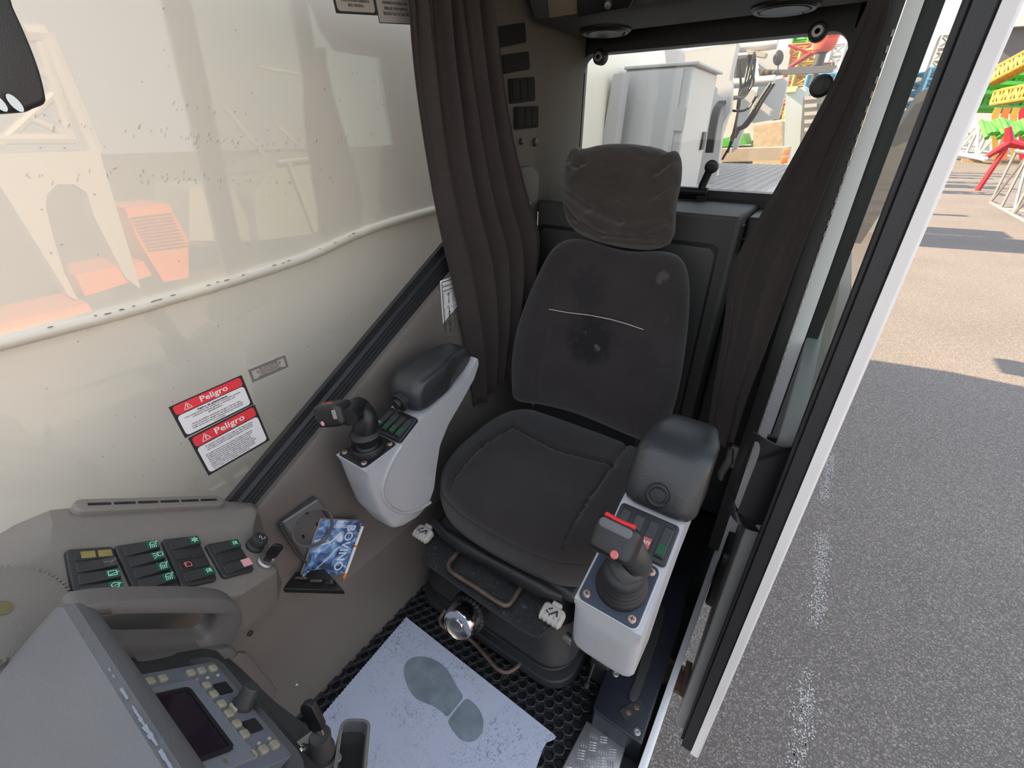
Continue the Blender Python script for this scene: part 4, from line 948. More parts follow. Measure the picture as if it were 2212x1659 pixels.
# dark wing with the key switch, right of the pedestal
def zz(u, v, z): return U(u, v, z=z)
wg = [(470, 1402), (505, 1425), (545, 1462), (590, 1508), (640, 1545), (680, 1572), (712, 1600), (740, 1650), (750, 1700), (560, 1760), (480, 1600)]
g = Fr((-.36, .06, .60), (1, 0, 0), (0, 1, -.5)); 
pw = [g.loc(UP(u, v, g.o, g.z))[:2] for u, v in wg]; mb = MB(); mb.prism(g, smoothpoly(pw, 90, 1), -.05, 0, .006); part('side_wing', mb, M['dark'], t, ang=40)
kp = UP(688, 1632, g.o+g.z*.002, g.z); q = Fr(kp, g.x, g.y)
mb = MB(); mb.prism(q, [(a-.004, b-.004) for a, b in rrect(.055, .045, .006)], -.002, .002, .001); mb.cur = 1; mb.ribbon(q, [(-.024, -.006), (-.018, -.002), (-.022, -.014)], .0016, .002); s = part('lock_plate', mb, [M['steel'], M['blackink']], t)
kz = Fr(kp, (1, 0, 0), (0, 1, 0)); mb = MB(); mb.lathe(kz, [(.019, -.004), (.018, .006), (.0135, .018), (.0125, .036), (.011, .040), (.007, .038)], 24, shear=(.1, .2)); part('lock_barrel', mb, M['greyblack'], s)
mb = MB(); mb.prism(Fr(kz.p(-.006, -.004, .018), nrm((1, .1, 0)), (0, .3, 1)), rrect(.005, .026, .002), .010, .0125); part('chrome_strip', mb, M['chrome'], s)
kk = Fr(kz.p(.003, .010, .038), nrm((.75, .4, .35)), nrm((-.12, .25, 1))); mb = MB(); mb.prism(kk, [(-.004, -.005), (.004, -.005), (.005, .008), (-.003, .008)], -.001, .001); mb.cur = 1; mb.prism(kk, [(-.008, .010), (-.003, .006), (.008, .008), (.011, .013), (.011, .042), (.006, .046), (-.004, .044), (-.008, .038)], -.004, .004, .0012); part('console_key', mb, [M['screw'], M['black']], s)
# metal framed slot beside it
c4 = [(718, 1602), (737, 1588), (790, 1648), (795, 1700), (745, 1700)]
pz = [g.loc(UP(u, v, g.o, g.z))[:2] for u, v in c4]; cc_ = np.mean(pz, 0)
g4 = g.at(cc_[0], cc_[1], 0, -.78); mb = MB(); frame_ring(mb, g4, .0, 0, .085, .03, .008, .004, -.03, .012); s = part('metal_frame', mb, M['steel'], t)
mb = MB(); mb.prism(g4, rrect(.085, .03, .008), -.03, -.004); part('slot', mb, M['black'], s, smooth=False)

# ------------------------------------------------------------------ cup holder, notebook, pen, phone-clip tray, labels
XH = -.785
t = thing('cup_holder', 'open grey folding cup holder with round ring on the left wall panel', 'cup holder', Vector(U(655, 1150, x=XH)))
fw = Fr(U(655, 1140, x=XH), (0, 1, 0), (0, 0, 1))
q4 = [(601, 1132), (680, 1073), (738, 1150), (655, 1215)]; pz = [fw.loc(U(u, v, x=XH))[:2] for u, v in q4]; c = np.mean(pz, 0)
mb = MB(); n4 = 4
o = [np.array(p) for p in pz]; i_ = [c+(p-c)*.88 for p in o]
R = [[fw.p(*p, -.004) for p in o], [fw.p(*p, .006) for p in o], [fw.p(*p, .006) for p in i_], [fw.p(*p, -.003) for p in i_], [fw.p(*p, -.004) for p in o]]
mb.rings(R, True, False, False); part('frame', mb, M['greyblack'], t, bevel=.0015)
mb = MB(); mb.prism(fw, [tuple(c+(p-c)*.87) for p in o], -.003, .0015); part('back_plate', mb, mat('holder_grey', (.11, .105, .10), .5, bump=.15), t, smooth=False)
for u, v in ((637, 1126), (662, 1106), (654, 1158), (684, 1132)):
    x, y = fw.loc(U(u, v, x=XH))[:2]; mb = MB(); mb.box(fw.at(x, y, .0015), 0, 0, .0004, .005, .010, .0008); part('slot', mb, M['black'], t, smooth=False)
# ring hinged on the frame, folded out
ring = [(640, 1118), (630, 1140), (632, 1162), (645, 1175), (662, 1180), (684, 1177), (702, 1165), (714, 1146), (718, 1128), (713, 1108), (700, 1098), (680, 1097), (658, 1103)]
rf = Fr(U(676, 1138, x=-.735), (0, 1, 0), (.35, 0, 1))
rl = smoothpoly([rf.loc(UP(u, v, rf.o, rf.z))[:2] for u, v in ring], 60, 2); c = rl.mean(0)
pl = [rf.loc(UP(u, v, rf.o, rf.z))[:2] for u, v in ((612, 1128), (686, 1080), (700, 1098), (658, 1103), (640, 1118), (630, 1142), (626, 1150))]
mb = MB(); o = [c+(p-c)*1.06 for p in rl]; i_ = [c+(p-c)*.97 for p in rl]
mb.rings([[rf.p(*p, -.003) for p in o], [rf.p(*p, .003) for p in o], [rf.p(*p, .003) for p in i_], [rf.p(*p, -.003) for p in i_], [rf.p(*p, -.003) for p in o]], True, False, False)
mb.prism(rf, pl, -.002, .002); part('ring', mb, mat('ring_grey', (.16, .155, .15), .4), t, ang=40)
mb = MB(); mb.tube([U(607, 1140, x=-.775), U(640, 1195, x=-.765), U(662, 1216, x=-.76)], .003, 6); part('support_arm', mb, M['greyblack'], t)
# notebook: rests in the tray, leans on the wall
NB = [U(693, 1122, x=-.777), U(775, 1120, x=-.757), U(745, 1240, x=-.745), U(648, 1240, x=-.768)]
t = thing('notebook', 'spiral notebook with blue and white cover leaning above the black tray', 'notebook', Vector(NB[3]))
fn = Fr((NB[0]+NB[2])/2, (NB[1]-NB[0]+NB[2]-NB[3]), (NB[0]-NB[3]+NB[1]-NB[2]))
wN = np.linalg.norm(NB[1]-NB[0]+NB[2]-NB[3])/2; hN = np.linalg.norm(NB[0]-NB[3]+NB[1]-NB[2])/2
mb = MB(); mb.prism(fn, rrect(wN, hN, .004), -.010, -.001); part('pages', mb, mat('page_edges', (.62, .5, .42), .8, var=.1, vscale=300), t)
cv = bpy.data.materials.new('blue_cover'); cv.use_nodes = True; T = cv.node_tree; N_ = T.nodes; L_ = T.links; B_ = N_['Principled BSDF']; B_.inputs['Roughness'].default_value = .35
tx = N_.new('ShaderNodeTexCoord'); n1 = N_.new('ShaderNodeTexNoise'); n1.inputs['Scale'].default_value = 24; n1.inputs['Detail'].default_value = 7; n1.inputs['Distortion'].default_value = 1.6
L_.new(tx.outputs['Object'], n1.inputs['Vector']); rp_ = N_.new('ShaderNodeValToRGB'); e_ = rp_.color_ramp.elements; e_[0].position = .38; e_[0].color = (.03, .055, .14, 1); e_[1].position = .72; e_[1].color = (.78, .86, .95, 1)
for ps, cl in ((.5, (.10, .2, .42, 1)), (.58, (.25, .45, .72, 1))): ee = rp_.color_ramp.elements.new(ps); ee.color = cl
L_.new(n1.outputs['Fac'], rp_.inputs[0]); L_.new(rp_.outputs[0], B_.inputs['Base Color'])
mb = MB(); mb.prism(fn, rrect(wN, hN, .004), -.001, .0004); co = part('cover', mb, cv, t, smooth=False)
ft = Fr(fn.p(wN*.27, .0, .0006), fn.y*-1, fn.x)       # lettering runs down the spine edge
mb = MB(); mb.text(ft, 'BOVINO', hN*.245, .0, 0, .0002, .0002, sx=.92); mb.text(Fr(fn.p(wN*.05, hN*.40, .0006), fn.x, fn.y), 'BIOLÓGICOS', wN*.105, 0, -.002, .0002, .0001)
mb.cur = 1; mb.text(Fr(fn.p(wN*.05, hN*.455, .0006), fn.x, fn.y), 'INTRA', wN*.07, .01, 0, .0002, 0)
part('lettering', mb, [mat('cover_letter', (.72, .82, .9), .4), M['blackink']], co, smooth=False)
mb = MB()
mb.ribbon(fn, [(-wN*.42, -hN*.42), (-wN*.25, -hN*.38), (-wN*.08, -hN*.22), (wN*.08, -hN*.02), (wN*.12, hN*.02)], .0022, .0006); mb.ribbon(fn, [(-wN*.3, hN*.05), (-wN*.1, hN*.12), (wN*.05, hN*.28)], .0035, .0006)
part('artwork_swirl', mb, M['paperwhite'], co, smooth=False)
mb = MB()
for k in range(17):
    c = fn.p(wN/2+.001, hN*(-.47+.94*k/16), -.004); mb.tube([c+(fn.x*math.cos(a)*.0062+fn.z*math.sin(a)*.0075) for a in np.linspace(-2.8, 2.9, 12)], .0011, 5)
part('wire_spiral', mb, M['chrome'], t)
# pen pushed through the spiral
pa, pb = fn.p(wN/2+.004, hN*.42, .004), fn.p(wN/2+.001, -hN*.46, .004); dp = nrm(pb-pa)
t = thing('pen', 'white ballpoint pen with orange bands tucked in the notebook spiral', 'pen', Vector(pb))
mb = MB(); mb.tube([pa, pb], .0038, 12); part('barrel', mb, M['paperwhite'], t)
mb = MB(); mb.tube([pb, pb+dp*.011, pb+dp*.014], [.0044, .0044, .003], 12); part('grip_ring', mb, M['orange'], t, label='orange end ring')
mb = MB(); mb.tube([pa+(pb-pa)*.40, pa+(pb-pa)*.45], .0043, 12); part('middle_band', mb, M['orange'], t, label='orange middle band')
mb = MB(); mb.tube([pb+dp*.014, pb+dp*.028], [.0022, .0016], 10); part('push_button', mb, M['chrome'], t)
# tray with the hinged clips
tr = [U(595, 1245, x=-.775), U(743, 1275, x=-.655), U(742, 1287, x=-.655), U(620, 1286, x=-.73)]
t = thing('black_tray', 'black plastic tray shelf with two brown clips below the notebook', 'tray', Vector(tr[3]))
zt_ = .352
T0 = [U(593, 1236, z=zt_), U(690, 1232, z=zt_), U(745, 1272, z=zt_), U(640, 1262, z=zt_)]
T0 = [U(580, 1242, z=zt_+.015), U(700, 1228, z=zt_+.02), U(744, 1276, z=zt_), U(608, 1272, z=zt_)]
mb = MB(); mb.rings([[p-np.array((0, 0, .014)) for p in T0], T0], True); part('shelf', mb, M['black'], t, bevel=.002)
for k, (u, v) in enumerate(((651, 1248), (684, 1254))):
    P = U(u, v, z=zt_+.022); q = Fr(P, (T0[2]-T0[3]), nrm((.5, -.3, .7))); mb = MB(); mb.prism(q, rrect(.026, .013, .003), -.002, .003, .001); part('clip', mb, mat('brown_clip', (.12, .085, .065), .3), t)
P = U(712, 1256, z=zt_+.02); q = Fr(P, (T0[2]-T0[3]), nrm((.5, -.3, .7))); mb = MB(); mb.prism(q, rrect(.022, .018, .006), -.004, .006, .002); part('button_end', mb, M['black'], t)

# stickers on the left window
XS_ = XW+.0012
def sticker(name, label, quad, build, mats, cat='warning sticker', group=None, x=XS_, th=.0006):
    Q = [U(u, v, x=x) for u, v in quad]; c = sum(Q)/4; ex = Q[1]-Q[0]+Q[2]-Q[3]; ey = Q[0]-Q[3]+Q[1]-Q[2]
    w = np.linalg.norm(ex)/2; h = np.linalg.norm(ey)/2; f = Fr(c, ex, ey)
    t = thing(name, label, cat, Vector(c), group)
    build(f, w, h, t); return t
def pel(lines, bold_first, top):
    def b(f, w, h, t):
        mb = MB(); mb.prism(f, rrect(w, h, .001), 0, .0005); part('backing', mb, M['blackink'], t, smooth=False)
        hr = h*.27 if top else h*.23
        mb = MB(); mb.prism(f.at(0, h/2-hr/2-h*.035, .0005), rrect(w*.93, hr, hr*.25), 0, .0003); part('red_band', mb, M['sred'], t, smooth=False)
        y0 = h/2-hr-h*.06; hb = h-hr-h*.11
        mb = MB(); mb.prism(f.at(0, y0-hb/2, .0005), rrect(w*.93, hb, .006), 0, .0003); part('white_field', mb, M['stickerwhite'], t, smooth=False)
        q = f.at(0, h/2-hr/2-h*.035, .0009)
        mb = MB(); mb.text(q, 'Peligro', hr*.86, w*.06, hr*.02, .0002, .00028, sx=1.12)
        a = hr*.36; tx = -w*.30; mb.ribbon(q, [(tx-a, -a*.8), (tx+a, -a*.8), (tx, a), (tx-a, -a*.8)], hr*.06, 0); mb.ribbon(q, [(tx, a*.35), (tx, -a*.25)], hr*.09, 0); mb.ribbon(q, [(tx, -a*.45), (tx, -a*.55)], hr*.09, 0)
        part('heading', mb, M['stickerwhite'], t, smooth=False)
        mb = MB(); n = len(lines); st_ = hb*.92/n
        for i, (s_, al) in enumerate(lines):
            if not s_: continue
            big = bold_first and i == 0
            sz = st_*(1.08 if not big else 1.25); 
            est = len(s_)*sz*.50; sx = min(1.0, w*.87/est)
            mb.text(f, s_, sz, 0 if al == 'CENTER' else -w*.42, y0-hb*.05-st_*(i+.45), .0012, .00018 if big else .00004, al, sx=sx)
        part('small_print', mb, M['blackink'], t, smooth=False)
    return b
C_ = 'CENTER'; L__ = 'LEFT'
sticker('warning_sticker', 'upper red and white Peligro sticker, the crushing warning, on the side window', [(360, 880), (520, 812), (549, 871), (403, 946)],
        pel([('Peligro de aplastamiento', C_), ('Los componentes del equipo en movimiento pueden', C_), ('ocasionar lesiones graves o mortales por', C_), ('aplastamiento.', C_), ('', C_), ('Antes de habilitar una función de giro o de otro tipo,', C_), ('toque la bocina y asegúrese de que no se encuentra', C_), ('nadie en la zona de los componentes que se girarán', C_), ('o moverán.', C_)], True, True), None, group='Peligro stickers')
sticker('warning_sticker', 'lower red and white Peligro sticker with bulleted small print on the side window', [(404, 947), (549, 874), (583, 950), (452, 1027)],
        pel([('Un operador no formado corre el riesgo de sufrir lesiones graves', C_), ('o mortales y de causarlas a otras personas. Sólo debe manejar', C_), ('este equipo cuando se cumplan las siguientes condiciones.', C_), ('', C_), ('• Ha recibido formación para poder manejar este equipo con seguridad.', L__), ('• Ha leído las indicaciones de seguridad y mantenimiento en el manual', L__), ('   del fabricante, en las instrucciones de trabajo de su empresa y en las', L__), ('   disposiciones de las autoridades pertinentes y sigue estas indicaciones.', L__), ('• Se ha asegurado de que el equipo funciona bien y ha sido', L__), ('   inspeccionado y sometido a mantenimiento conforme al manual.', L__), ('• También se ha asegurado de que todas las señales de seguridad, rejillas', L__), ('   protectoras y el resto de los dispositivos de protección se encuentran', L__), ('   en su sitio y en perfectas condiciones.', L__)], False, False), None, group='Peligro stickers')
def bsmall(f, w, h, t):
    mb = MB(); mb.prism(f, [(-w/2, -h/2), (w/2, -h/2), (w/2, h/2-.004), (w/2-.006, h/2), (-w/2, h/2)], 0, .0005); part('backing', mb, M['stickergrey'], t, smooth=False)
    mb = MB(); s_ = h/17
    nx = int(w/s_); 
    for i in range(nx):
        for j in range(17):
            if (i+j) % 2 == 0 and (j < 3 or j > 13 or i < 3 or i > nx-4): mb.box(f, -w/2+(i+.5)*s_, -h/2+(j+.5)*s_, .0006, s_, s_, .0002)
    for i, s in enumerate(('Este cristal es de seguridad', 'EN CASO DE ROTURA SUSTITUIR', 'NO USAR SI EL CRISTAL FALTA', 'CRISTAL TRANSPARENTE', 'VER EL MANUAL DE LA CABINA')): mb.text(f, s, h*.135, 0, h*(.28-.14*i), .0008, .00008, sx=.9)
    part('checker_print', mb, M['blackink'], t, smooth=False)
sticker('window_label', 'small grey label with chequered edge above the Peligro stickers', [(535, 800), (613, 767), (627, 791), (546, 826)], bsmall, None, 'label')
def btop(lines, frame):
    def b(f, w, h, t):
        mb = MB(); mb.prism(f, rrect(w, h, .0015), 0, .0005); part('backing', mb, M['blackink'], t, smooth=False)
        mb = MB(); mb.prism(f.at(0, 0, .0005), rrect(w*(.90 if frame else .97), h*(.92 if frame else .975), .006 if frame else .001), 0, .0003); part('field', mb, M['stickergrey'], t, smooth=False)
        mb = MB()
        for i, s in enumerate(reversed(lines)):
            mb.text(f, s, h*.085, 0, -h*.40+h*.075*(i+.6), .0012, .0001, sx=min(1, w*.84/(len(s)*h*.085*.5)))
        part('small_print', mb, M['blackink'], t, smooth=False)
    return b
sticker('information_sticker', 'grey sticker with thick black rounded frame at the window top', [(690, -120), (793, -112), (813, 38), (727, 24)], btop(['Antes de trabajar cerca de líneas', 'eléctricas, asegúrese de que el', 'brazo y la carga a desplazar se', 'encuentren a una distancia de al menos', '5 metros de las líneas e instalaciones de', 'alta tensión.'], True), None, 'sticker')
sticker('information_sticker', 'grey thin-edged text sticker beside the left curtain top', [(790, -115), (880, -105), (893, 57), (818, 46)], btop(['carga o a la grúa.', '', 'Durante el programa de emergencia, al', 'activar por segunda vez la secuencia de', 'accionamiento no se realiza la función', 'deseada, pare y solicite la asistencia del', 'distribuidor local o de CraneCARE.'], False), None, 'sticker')
def bsen(f, w, h, t):
    mb = MB(); mb.prism(f, rrect(w, h, .003), 0, .0006); part('backing', mb, M['stickerwhite'], t, smooth=False)
    mb = MB(); frame_ring(mb, f, 0, 0, w-.014, h-.014, .004, .0022, .0006, .0009)
    mb.text(f, 'Señales manuales', .0095, -w*.44, h*.5-.018, .0009, .0002, 'LEFT'); mb.text(f, 'operaciones con grúa', .0095, -w*.44, h*.5-.030, .0009, .0002, 'LEFT')
    rnd = random.Random(2)
    for c_ in range(3):
        for r_ in range(4):
            x0 = -w*.45+c_*w*.30; y1 = h*.5-.038-r_*(h-.05)/4; y0_ = y1-(h-.05)/4; x1 = x0+w*.30
            mb.ribbon(f, [(x0, y0_), (x1, y0_), (x1, y1), (x0, y1), (x0, y0_)], .0006, .0009)
            cx_, cy_ = x0+w*.17, (y0_+y1)/2+.004
            # a small signalling figure: head, trunk, arms, legs
            mb.prism(f.at(cx_, cy_+.014, .0009), circ(.0022, 10), 0, .0002)
            mb.ribbon(f, [(cx_, cy_+.011), (cx_, cy_), (cx_-.003, cy_-.012)], .0018, .0009); mb.ribbon(f, [(cx_, cy_), (cx_+.003, cy_-.012)], .0014, .0009)
            mb.ribbon(f, [(cx_-.007, cy_+rnd.uniform(-.004, .014)), (cx_, cy_+.009), (cx_+.007, cy_+rnd.uniform(-.004, .016))], .0014, .0009)
            mb.ribbon(f, [(x0+.004, cy_+.014), (x0+.004, cy_-.012)], .0008, .0009)
            mb.text(f, ('SUBIR', 'BAJAR', 'GIRAR', 'PARAR')[(r_+c_) % 4], .0042, x0+w*.15, y0_+.004, .0009, .0001)
    part('print', mb, M['blackink'], t, smooth=False)
a, b = U(949, 608, x=-.797), U(974, 764, x=-.797)
Hs = a[2]-b[2]; 
f = Fr((-.797, a[1]+.065, (a[2]+b[2])/2), (0, 1, -.02), (0, 0.02, 1))
t = thing('instruction_sticker', 'white hand-signal chart sticker half hidden behind the left curtain', 'sticker', Vector(f.o)); bsen(f, .13, Hs, t)
# black pod hanging at the top left corner (only its lower part is in view)
YV = .20
vp = [(-140, -260), (-20, -260), (10, -90), (24, 0), (52, 60), (75, 115), (92, 165), (103, 215), (100, 226), (70, 236), (62, 243), (0, 246), (-60, 252), (-140, 250)]
f = Fr((-.60, 0, 0), (0, 1, 0), (0, 0, 1)); P = smoothpoly([f.loc(U(u, v, x=-.60))[:2] for u, v in vp], 120, 1)
t = thing('camera_monitor', 'dark grey monitor housing hanging at the upper left corner', 'monitor', Vector(U(0, 120, x=-.60)))
mb = MB(); mb.prism(f, P, -.06, 0, .006, 4); part('housing', mb, M['dark'], t, ang=40)
fl_ = Fr(U(10, 222, x=-.5985), (0, 1, .0), (0, 0, 1)); mb = MB()
for k in range(3):
    x = .006-.010*k; mb.prism(fl_.at(x, .0, .0015, .35), [(a*.55, b*1.1) for a, b in circ(.0062, 18)], 0, .0004)
part('lettering', mb, M['ink'], t, smooth=False, label='white letters no at the housing edge')

# ------------------------------------------------------------------ door side of the cab: sill, jamb, open sliding door
mb = MB(); mb.prism(Fr((0, 0, -.12), (1, 0, 0), (0, 1, 0)), [(-.016, -.8), (.006, -.8), (.006, .80), (.012, 1.2), (-.008, 1.2)], 0, .185, .002); struct('trim_4', mb, M['jamb'])
mb = MB()
mb.prism(Fr((0, 1.20, 0), (1, 0, 0), (0, 0, 1)), [(.002, -.05), (.029, -.05), (.029, 1.0), (.026, 1.75), (.007, 1.75), (-.001, 1.0)], .0, .05, .001); struct('trim_5', mb, M['jamb'])
mb = MB(); mb.prism(Fr((0, 1.215, 0), (1, 0, 0), (0, 0, 1)), [(.041, .2), (.050, .2), (.056, 1.0), (.056, 1.75), (.0265, 1.75), (.0295, 1.0)], .0, .04, .001)
struct('trim_6', mb, M['rubber'])
# dark jamb lining with perforated edge strip
mb = MB(); mb.prism(Fr((0, 1.19, 0), (1, 0, 0), (0, 0, 1)), [(-.03, .1), (.003, .1), (-.002, 1.0), (.005, 1.7), (-.02, 1.7), (-.03, 1.0)], -.0, .04, .001)
for k in range(44):
    z = .45+k*.022; mb.cur = 1; mb.box(W0, .001-.002*(z-.45), 1.149, z, .003, .004, .010)
struct('trim_7', mb, [M['greyblack'], M['stickergrey']])
mb = MB(); P = U(1572, 1000, y=1.16); mb.tube([P+np.array((-.004, 0, .05)), P+np.array((.002, 0, .01)), P+np.array((-.008, -.01, -.035)), P+np.array((-.004, -.012, -.055))], [.008, .012, .011, .007], 10); mb.box(W0, P[0]+.008, P[1]+.01, P[2]+.02, .02, .01, .07)
single('door_latch', mb, M['steel'], 'worn metal latch on the door jamb behind the armrest', 'latch')

t = bpy.data.objects.new('door_1', None); COL.objects.link(t); t.location = (.075, 1.2, 0); t['kind'] = 'structure'
def yf(z): return .648+.088*z
fD = Fr((0, 0, 0), (0, 1, 0), (0, 0, 1))      # ez = +x
zb_, zt2, yr = -.06, 1.72, 2.25
out = [(yf(zb_)+.03, zb_), (yr, zb_), (yr, zt2), (yf(zt2), zt2), (yf(.05), .03), (yf(0)+.006, zb_+.03)]
def ringpoly(inset0, inset1, zlo=zb_):
    o = [(yf(zb_+inset0)+inset0, zb_+inset0), (yr-inset0, zb_+inset0), (yr-inset0, zt2-inset0), (yf(zt2)+inset0, zt2-inset0)]
    i = [(yf(zlo+inset1)+inset1, zlo+inset1), (yr-inset1, zlo+inset1), (yr-inset1, zt2-inset1), (yf(zt2)+inset1, zt2-inset1)]
    return o, i
def dring(mb, i0, i1, x0, x1, zlo=zb_):
    o, i = ringpoly(i0, i1, zlo)
    mb.rings([[fD.p(*p, x0) for p in o], [fD.p(*p, x1) for p in o], [fD.p(*p, x1) for p in i], [fD.p(*p, x0) for p in i], [fD.p(*p, x0) for p in o]], True, False, False)
mb = MB(); dring(mb, 0, .075, .083, .101); part('outer_frame', mb, M['white'], t, bevel=.004)
mb = MB(); dring(mb, .003, .062, .060, .0825); dring(mb, .012, .050, .054, .061); part('rubber_seal', mb, M['rubber'], t, bevel=.003)
mb = MB(); mb.prism(fD, [(yf(.7)+.06, .66), (yr-.06, .66), (yr-.06, zt2-.06), (yf(zt2)+.06, zt2-.06)], .070, .075); part('glass_pane', mb, M['glass_d'], t, smooth=False)
mb = MB(); pnl = [(yf(zb_)+.03, zb_+.03), (yr-.05, zb_+.01), (yr-.05, .84), (1.50, .86), (yf(.8)+.055, .80), (yf(.4)+.05, .40)]
mb.prism(Fr((0, 0, 0), (0, 1, 0), (0, 0, 1)), pnl, .062, .032, .006, 4); mb.cur = 0; part('inner_panel', mb, mat('door_panel_grey', (.21, .21, .205), .4, bump=.1), t, ang=40)
mb = MB(); mb.prism(fD, [(yf(zb_)+.06, zb_+.03), (yr-.05, zb_+.02), (yr-.05, .70), (yf(.6)+.06, .66)], .090, .078, .0); part('outer_skin', mb, M['white'], t, smooth=False)
# grab plate
yh = .765; fH = Fr((0, yh, 0), (1, 0, 0), (0, 0, 1))
oh = [(1624, 923), (1641, 925), (1680, 945), (1708, 958), (1735, 956), (1722, 1010), (1700, 1080), (1672, 1150), (1641, 1140), (1602, 1115), (1580, 1097), (1571, 1077), (1573, 1053), (1585, 1020), (1602, 985), (1614, 945)]
ih = [(1636, 939), (1647, 943), (1646, 965), (1622, 1025), (1600, 1085), (1594, 1091), (1584, 1080), (1582, 1062), (1600, 1010), (1622, 955)]
def hz(P, n): return smoothpoly([fH.loc(U(u, v, y=yh))[:2] for u, v in P], n, 2)
oo, ii = hz(oh, 120), hz(ih, 120)
def curl(p): x, z = p; return yh+.022*math.cos(min(1, max(-1, (x-.022)/.045))*1.5)*-1
mb = MB(); nO = len(oo)
# order inner ring to start near the outer ring's start
k0 = int(np.argmin([np.hypot(*(q-oo[0])) for q in ii])); ii = np.roll(ii, -k0, 0)
R = []
for arr, dy in ((oo, 0), (oo, -.004), (ii, -.004), (ii, 0), (oo, 0)): R.append([np.array((p[0], curl(p)+dy, p[1])) for p in arr])
mb.rings(R, True, False, False); part('grab_plate', mb, M['black'], t, ang=50)
mb = MB(); mb.prism(fH, [fH.loc(U(u, v, y=yh))[:2] for u, v in ((1655, 950), (1690, 958), (1670, 1140), (1625, 1125), (1612, 1100))], -.02, -.012); part('grab_plate_web', mb, M['black'], t, smooth=False)
mb = MB(); mb.prism(fD, rrect(.32, .24, .03), .034, .012, .008); mb.v = [(x, y+1.20, z+.08) for x, y, z in mb.v]; part('door_pull', mb, M['black'], t)
# black sill box with belt strap, diamond step plate, hinge bracket
zs = .085
sb_ = [(1312, 1438), (1281, 1527), (1284, 1537), (1386, 1608), (1447, 1420), (1478, 1320), (1490, 1240), (1400, 1240)]
g = Fr((-.06, .7, zs), (1, 0, 0), (0, 1, 0)); t = thing('sill_box', 'black metal sill cover beside the seat with a slotted strap', 'sill cover', Vector((-.06, .65, 0)))
mb = MB(); mb.prism(g, [g.loc(U(u, v, z=zs))[:2] for u, v in sb_], -.083, 0, .004); part('cover', mb, mat('navy_black_metal', (.012, .014, .022), .4, var=.2, vscale=30, bump=.1), t, ang=40)
sl = [(1412, 1300), (1440, 1306), (1425, 1370), (1400, 1450), (1375, 1520), (1354, 1510), (1372, 1470), (1392, 1400), (1402, 1350)]
mb = MB(); mb.prism(g, smoothpoly([g.loc(U(u, v, z=zs+.006))[:2] for u, v in sl], 60, 1), 0, .006, .002); part('strap', mb, M['dark'], t)
mb = MB(); q = g.at(*g.loc(U(1366, 1532, z=zs+.004))[:2], 0, 1.05); mb.prism(q, rrect(.058, .022, .002), 0, .004); mb.cur = 1
for k in (-1, 1): mb.lathe(q.at(k*.012, 0, .004), [(.0075, 0), (.006, .002), (.0005, .003)], 12)
part('anchor_bolts', mb, [M['dark'], M['rustrod']], t)
for u, v in ((1330, 1455), (1376, 1580)):
    q = g.at(*g.loc(U(u, v, z=zs))[:2]); mb = MB(); mb.lathe(q, [(.0085, 0), (.007, .002), (.003, .0025), (.0005, .001)], 18); part('rivet', mb, M['steel'], t)
dp_ = [(1267, 1556), (1352, 1613), (1340, 1655), (1330, 1720), (1185, 1720), (1213, 1659)]
g = Fr((-.09, .5, .018), (1, 0, 0), (0, 1, 0)); pp = [g.loc(U(u, v, z=.018))[:2] for u, v in dp_]
mb = MB(); mb.prism(g, pp, -.018, 0, .003); rnd = random.Random(1)
alu = mat('chequer_aluminium', (.55, .54, .53), .35, metal=.85, var=.1, vscale=20, bump=.1, bscale=90)
xs = [p[0] for p in pp]; ys_ = [p[1] for p in pp]
def inside(x, y, P):
    r = False
    for i in range(len(P)):
        (x1, y1), (x2, y2) = P[i-1], P[i]
        if (y1 > y) != (y2 > y) and x < (x2-x1)*(y-y1)/(y2-y1)+x1: r = not r
    return r
cl_ = .021
for i in range(-8, 9):
    for j in range(-14, 9):
        for k in range(4):
            if (i+j) % 2: x, y, a = i*cl_*1.1, j*cl_*1.1+(k-1.5)*.0052, .15
            else: x, y, a = i*cl_*1.1+(k-1.5)*.0052, j*cl_*1.1, .15+math.pi/2
            cx_, cy_ = x*math.cos(.3)-y*math.sin(.3), x*math.sin(.3)+y*math.cos(.3); a += .3
            if all(inside(cx_+dx, cy_+dy, pp) for dx in (-.009, .009) for dy in (-.009, .009)):
                q = g.at(cx_, cy_, 0, a); mb.rings([[q.p(math.cos(u)*.0095, math.sin(u)*.0016, -.0002) for u in np.linspace(0, 2*math.pi, 10, endpoint=False)], [q.p(math.cos(u)*.0065, math.sin(u)*.0007, .0012) for u in np.linspace(0, 2*math.pi, 10, endpoint=False)]])
single('step_plate', mb, alu, 'bright aluminium chequer step plate at the door threshold', 'step plate', ang=50)
mb = MB(); hb_ = [U(1443, 1418, z=.0), U(1500, 1452, z=.0), U(1478, 1500, z=.0), U(1420, 1470, z=.0)]
mb.rings([[p-np.array((0, 0, .012)) for p in hb_], hb_]); mb.tube([U(1490, 1430, z=.02), U(1474, 1505, z=-.01)], .008, 8)
single('hinge_bracket', mb, M['rust'], 'rusted flat bracket between the sill and the open door', 'bracket')
# side channel between the seat and the sill: round cover and small lever
mb = MB(); mb.box(W0, -.165, .83, .05, .05, .40, .10); o = struct('trim_8', mb, M['dark'], bevel=.006)
mb = MB(); a = U(1284, 1432, z=.10); b = U(1270, 1475, z=.06); mb.tube([a, b], .0025, 8); mb.tube([b, b+(b-a)*.22], .007, 8)
single('small_lever', mb, M['dark'], 'small thin rod lever with black knob on the floor beside the seat', 'lever')

